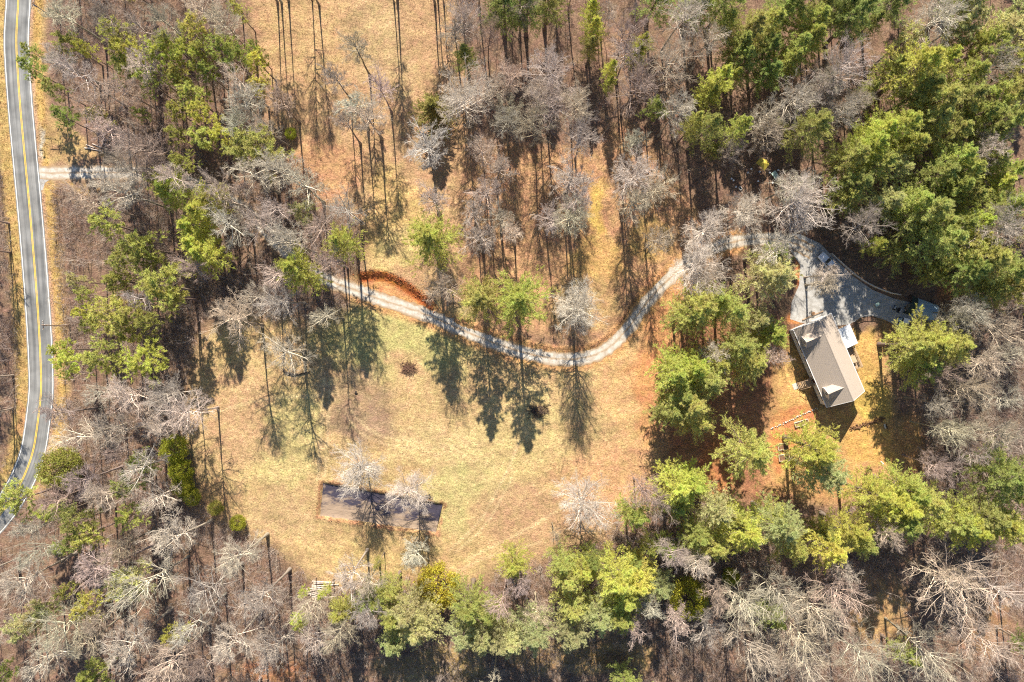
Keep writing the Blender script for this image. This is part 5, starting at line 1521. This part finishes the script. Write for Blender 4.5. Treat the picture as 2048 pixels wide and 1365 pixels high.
for s in (-0.85, 0.85): MB().box((s, 0, 0.8), (0.09, 0.09, 1.6)).build('post', M['blackmetal'], t)
MB().box((0, 0, 1.62), (2.7, 0.12, 0.08)).build('crossbar', M['blackmetal'], t)

def deadwood(px0, py0, px1, py1, r, lab, mat, name='log', cat='log', group=None, z=None, bend=0.0, n=5):
    a, b = np.array(G(px0, py0)), np.array(G(px1, py1))
    d = b - a; nrm = np.array([-d[1], d[0]]) / (np.linalg.norm(d) + 1e-6)
    pts = []; rr = []
    for k in range(n):
        u = k / (n - 1)
        p = a + d * u + nrm * (bend * math.sin(math.pi * u) + random.gauss(0, 0.015))
        pts.append((p[0], p[1], (r if z is None else z) + 0.0)); rr.append(r * (1 - 0.28 * u))
    o = MB().tube(pts, rr, 8).build(name, mat, None, False)
    return tag(o, lab, cat, group)
LOGS = [(625, 1162, 666, 1164, 'uppermost'), (628, 1166, 668, 1165, 'second from the top'), (624, 1170, 646, 1171, 'short third from the top'), (645, 1171, 678, 1168, 'right-hand, reaching farthest right'),
        (624, 1173, 654, 1176, 'thick middle'), (622, 1177, 648, 1179, 'pale one just below the middle'), (613, 1178, 640, 1174, 'leftmost upper'), (614, 1183, 640, 1177, 'slanting left'),
        (616, 1188, 645, 1181, 'slanting, fourth from the bottom'), (621, 1190, 650, 1183, 'third from the bottom'), (624, 1194, 648, 1187, 'second from the bottom'), (626, 1196, 656, 1193, 'bottom')]
for a in LOGS:
    deadwood(a[0], a[1], a[2], a[3], 0.17, 'pale cut log in the pile at the meadow edge, ' + a[4], M['log'], group='logs in the pile at the meadow edge')
for k, (a, b, c, d, w) in enumerate(((170, 296, 204, 302, 'long lower'), (173, 290, 190, 296, 'short upper'), (171, 297, 183, 296, 'short left'), (186, 288, 204, 296, 'upper right'))):
    deadwood(a, b, c, d, 0.13, 'bleached fallen branch above the driveway entrance, the ' + w + ' one', M['log'], 'fallen_branch', 'branch', 'bleached branches above the driveway entrance')
# crooked dark trunk on the meadow below the forked bare tree
p0 = [G(*q) for q in ((567, 738), (570, 743), (578, 747), (589, 749), (601, 748), (613, 745), (620, 743))]
o = MB().tube([(p[0], p[1], 0.2) for p in p0], [0.30, 0.29, 0.28, 0.25, 0.2, 0.16, 0.08], 8).build('fallen_log', M['logdark']); tag(o, 'dark crooked fallen log lying below the forked bare meadow tree', 'fallen log')
o = clods('tree_stump', np.array([G(712, 784) + (0.1,), G(713, 786) + (0.15,), G(711, 786) + (0.1,)]), (0.3, 0.4), M['logdark'], kind=None); tag(o, 'small dark stump alone in the middle of the meadow', 'stump')

def brush_pile(px, py, rx, ry, n, lab, color, hgt=0.7, L=1.6):
    x, y = G(px, py)
    sx, sy = rx / 8.03, ry / 8.03
    p = np.clip(rng.normal(size=(n, 2)), -1.9, 1.9) * 0.42 * np.array([sx, sy])
    zz = hgt * np.exp(-((p[:, 0] / sx) ** 2 + (p[:, 1] / sy) ** 2) * 1.5) * rng.random(n) + 0.05
    az = rng.random(n) * 6.28; el = rng.normal(size=n) * 0.15
    d = np.stack([np.cos(az) * np.cos(el), np.sin(az) * np.cos(el), np.sin(el)], 1)
    ln = L * (0.4 + 0.8 * rng.random(n))
    c = np.stack([p[:, 0], p[:, 1], zz], 1)
    a = c - d * ln[:, None] / 2; a[:, 2] = np.maximum(a[:, 2], 0.03)
    b = c + d * ln[:, None] / 2; b[:, 2] = np.maximum(b[:, 2], 0.03)
    v, f = prisms(np.stack([a, c, b], 1), np.full(n, 0.04) * (0.6 + rng.random(n)), np.full(n, 0.02), 4)
    o = link('brush_pile', np_mesh('brush_pile', v, f, M['brush'])); o.location = (x, y, 0); o.color = (*color, 1)
    tag(o, lab, 'brush pile')
brush_pile(818, 737, 18, 14, 220, 'round heap of brown sticks in the upper meadow', (0.20, 0.12, 0.08))
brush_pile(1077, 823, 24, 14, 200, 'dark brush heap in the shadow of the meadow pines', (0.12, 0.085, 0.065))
brush_pile(1225, 1322, 55, 22, 260, 'spread heap of split brown bark and branches among bottom pines', (0.34, 0.22, 0.10), 0.6, 2.8)
brush_pile(1290, 1085, 30, 14, 130, 'grey brush heap at the lower right meadow edge', (0.36, 0.29, 0.24), 0.6, 2.2)
o = clods('soil_heap', np.concatenate([np.array([G(856, 993)]) + rng.normal(size=(40, 2)) * np.array([0.6, 0.3]), 0.1 + 0.35 * rng.random((40, 1))], 1), (0.1, 0.3), M['logdark'], kind=None); tag(o, 'small dark heap of soil on the upper rim of the pit', 'soil heap')

# ------------------------------------------------------------------ camp in the woods
def canopy():
    pts = [(1511.5, 326), (1521, 315), (1534, 320), (1538.5, 329), (1528.5, 341.5), (1521, 333)]
    zz = [2.2, 2.5, 2.4, 2.2, 2.1, 2.3]
    P = [np.array(G(p[0], p[1], z) + (z,)) for p, z in zip(pts, zz)]
    c = np.mean(P, 0); c[2] = 3.0
    t = thing('tarp_canopy', c[0], c[1], 0, 'yellow tarp canopy stretched over a camp in the shaded woods', 'canopy')
    o = np.array([c[0], c[1], 0])
    v = [tuple(p - o) for p in P] + [tuple(c - o)] + [tuple(p - o - np.array([0, 0, 0.03])) for p in P] + [tuple(c - o - np.array([0, 0, 0.03]))]
    f = [(k, (k + 1) % 6, 6) for k in range(6)] + [(7 + (k + 1) % 6, 7 + k, 13) for k in range(6)]
    MB().add(v, f).build('tarp', M['tarpyellow'], t)
    for k in range(6):
        q = P[k] - o
        MB().bar((q[0], q[1], 0), (q[0], q[1], q[2] - 0.03), 0.06).build('tent_pole', M['steel'], t)
canopy()
x, y = G(1551, 351, 0.8)
t = thing('work_table', x, y, R(35), 'grey-green metal table right of the yellow tarp canopy', 'table')
MB().box((0, 0, 0.86), (1.3, 2.2, 0.06)).build('tabletop', M['greenpaint'], t)
for sx in (-0.55, 0.55):
    for sy in (-1.0, 1.0): MB().box((sx, sy, 0.415), (0.07, 0.07, 0.83)).build('leg', M['steel'], t)
BK = [(1494.7, 346, 'left of the yellow tarp canopy, the larger'), (1501.5, 338.7, 'just left of the yellow tarp canopy, the smaller'), (1518, 344, 'below the yellow tarp canopy'), (1538, 346, 'left corner of the grey-green table'),
      (1555, 341, 'upper right of the grey-green table'), (1515, 363, 'lowest below the canopy, alone'), (1544, 366, 'below the grey-green table'), (1462, 358, 'far left of the camp, upper'), (1466, 361.5, 'far left of the camp, lower of a pair'),
      (1471, 374.5, 'lower left of the camp beside the white crate')]
for a, b, w in BK:
    x, y = G(a, b)
    t = thing('bucket', x, y, random.random(), 'white bucket on the shaded woods floor, ' + w, 'bucket', 'white buckets around the camp')
    MB().tube([(0, 0, 0), (0, 0, 0.42)], [0.16, 0.21], 12).build('tub', M['plastic_white'], t, False); MB().tube([(0, 0, 0.42), (0, 0, 0.45)], 0.225, 12).build('lid', M['plastic_white'], t)
x, y = G(1480, 377)
t = thing('crate', x, y, R(35), 'open white plastic crate lower left of the yellow tarp canopy', 'crate')
k = MB()
for s in (-0.3, 0.3): k.box((s, 0, 0.2), (0.05, 0.85, 0.4)).box((0, s * 1.3, 0.2), (0.55, 0.05, 0.4))
k.build('crate_wall', M['plastic_white'], t); MB().box((0, 0, 0.03), (0.55, 0.75, 0.05)).build('crate_floor', M['tarpdark'], t)

# ------------------------------------------------------------------ labels that single out every tree
MARKS = [('mailbox', 88, 304), ('driveway entrance', 80, 346), ('red clay bank', 790, 570), ('black-lined pit', 762, 1015), ('pale log pile', 643, 1177), ('house', 1655, 720),
         ('white pickup', 1653, 527), ('arched shelter', 1846, 617), ('yellow tarp canopy', 1525, 328), ('brown stick heap', 818, 737), ('road utility pole', 110, 650), ('olive spruce', 867, 219),
         ('yellow grass patch', 1195, 425), ('raised beds', 1566, 905), ('spiky yard shrub', 1732, 938), ('driveway bend', 1170, 712), ('spread bark heap', 1225, 1322), ('upper left corner', 0, 0),
         ('upper right corner', 2048, 0), ('lower left corner', 0, 1365), ('lower right corner', 2048, 1365), ('top edge middle', 700, 0), ('right edge middle', 2048, 720), ('bottom edge middle', 900, 1365),
         ('bleached branches', 186, 295), ('olive-gold evergreen', 874, 1175), ('dark crooked trunk', 592, 746), ('lower edge right half', 1650, 1365), ('lower edge left half', 420, 1365),
         ('upper edge right half', 1350, 0), ('upper edge left part', 330, 0), ('lower road curve', 60, 960), ('meadow left edge', 375, 800), ('shaded driveway stretch', 500, 430), ('upper edge far right', 1800, 0), ('right edge upper half', 2048, 380), ('right edge lower half', 2048, 1050), ('left edge lower part', 0, 1230)]
DIRS = ['to the right of', 'up and right of', 'above', 'up and left of', 'to the left of', 'down and left of', 'below', 'down and right of']
ORD = ['nearest', 'second nearest', 'third nearest', 'fourth nearest', 'fifth nearest', 'sixth nearest', 'seventh nearest', 'eighth nearest', 'ninth nearest', 'tenth nearest', 'eleventh nearest', 'twelfth nearest',
       'thirteenth nearest', 'fourteenth nearest', 'fifteenth nearest', 'sixteenth nearest']
PLUR = {'bare tree': 'bare winter trees', 'pine': 'pines', 'ragged pine': 'ragged scrub pines', 'round evergreen': 'round evergreens', 'spruce': 'spruces'}
buck = {}
for t in TREES:
    t['in'] = -60 < t['px'] < 2110 and -60 < t['py'] < 1430
    best = min(MARKS, key=lambda m: (m[1] - t['px']) ** 2 + (m[2] - t['py']) ** 2 + (1e9 if (t['kind'] == 'spruce' and 'spruce' in m[0]) or ('olive-gold' in m[0] and t['words'] == 'olive-gold') else 0))
    a = math.atan2(best[2] - t['py'], t['px'] - best[1])
    t['mark'] = best; t['dir'] = DIRS[int(round(a / (math.pi / 4))) % 8]
    buck.setdefault((t['kind'], best[0], t['dir']), []).append(t)
for (kind, mark, dr_), ts in buck.items():
    ts.sort(key=lambda t: (t['mark'][1] - t['px']) ** 2 + (t['mark'][2] - t['py']) ** 2)
    for i, t in enumerate(ts):
        o = t['obj']
        kn = {'bare tree': 'bare tree', 'pine': 'tall pine', 'ragged pine': 'ragged pine', 'round evergreen': 'round evergreen', 'spruce': 'spruce'}[kind]
        if kind == 'spruce': lab = 'olive spruce with long spreading boughs in the golden clearing'
        elif kind == 'round evergreen' and t['words'] == 'olive-gold': lab = 'large olive-gold round evergreen at the lower meadow edge'
        else: lab = '%s %s, %s %s the %s' % (t['words'], kn, ORD[i] if i < 16 else 'outermost', dr_, mark)
        tag(o, lab, 'tree', PLUR[kind] + ' in the woods and meadow')
print('TREES', len(TREES), {k: sum(1 for t in TREES if t['kind'] == k) for k in PLUR})
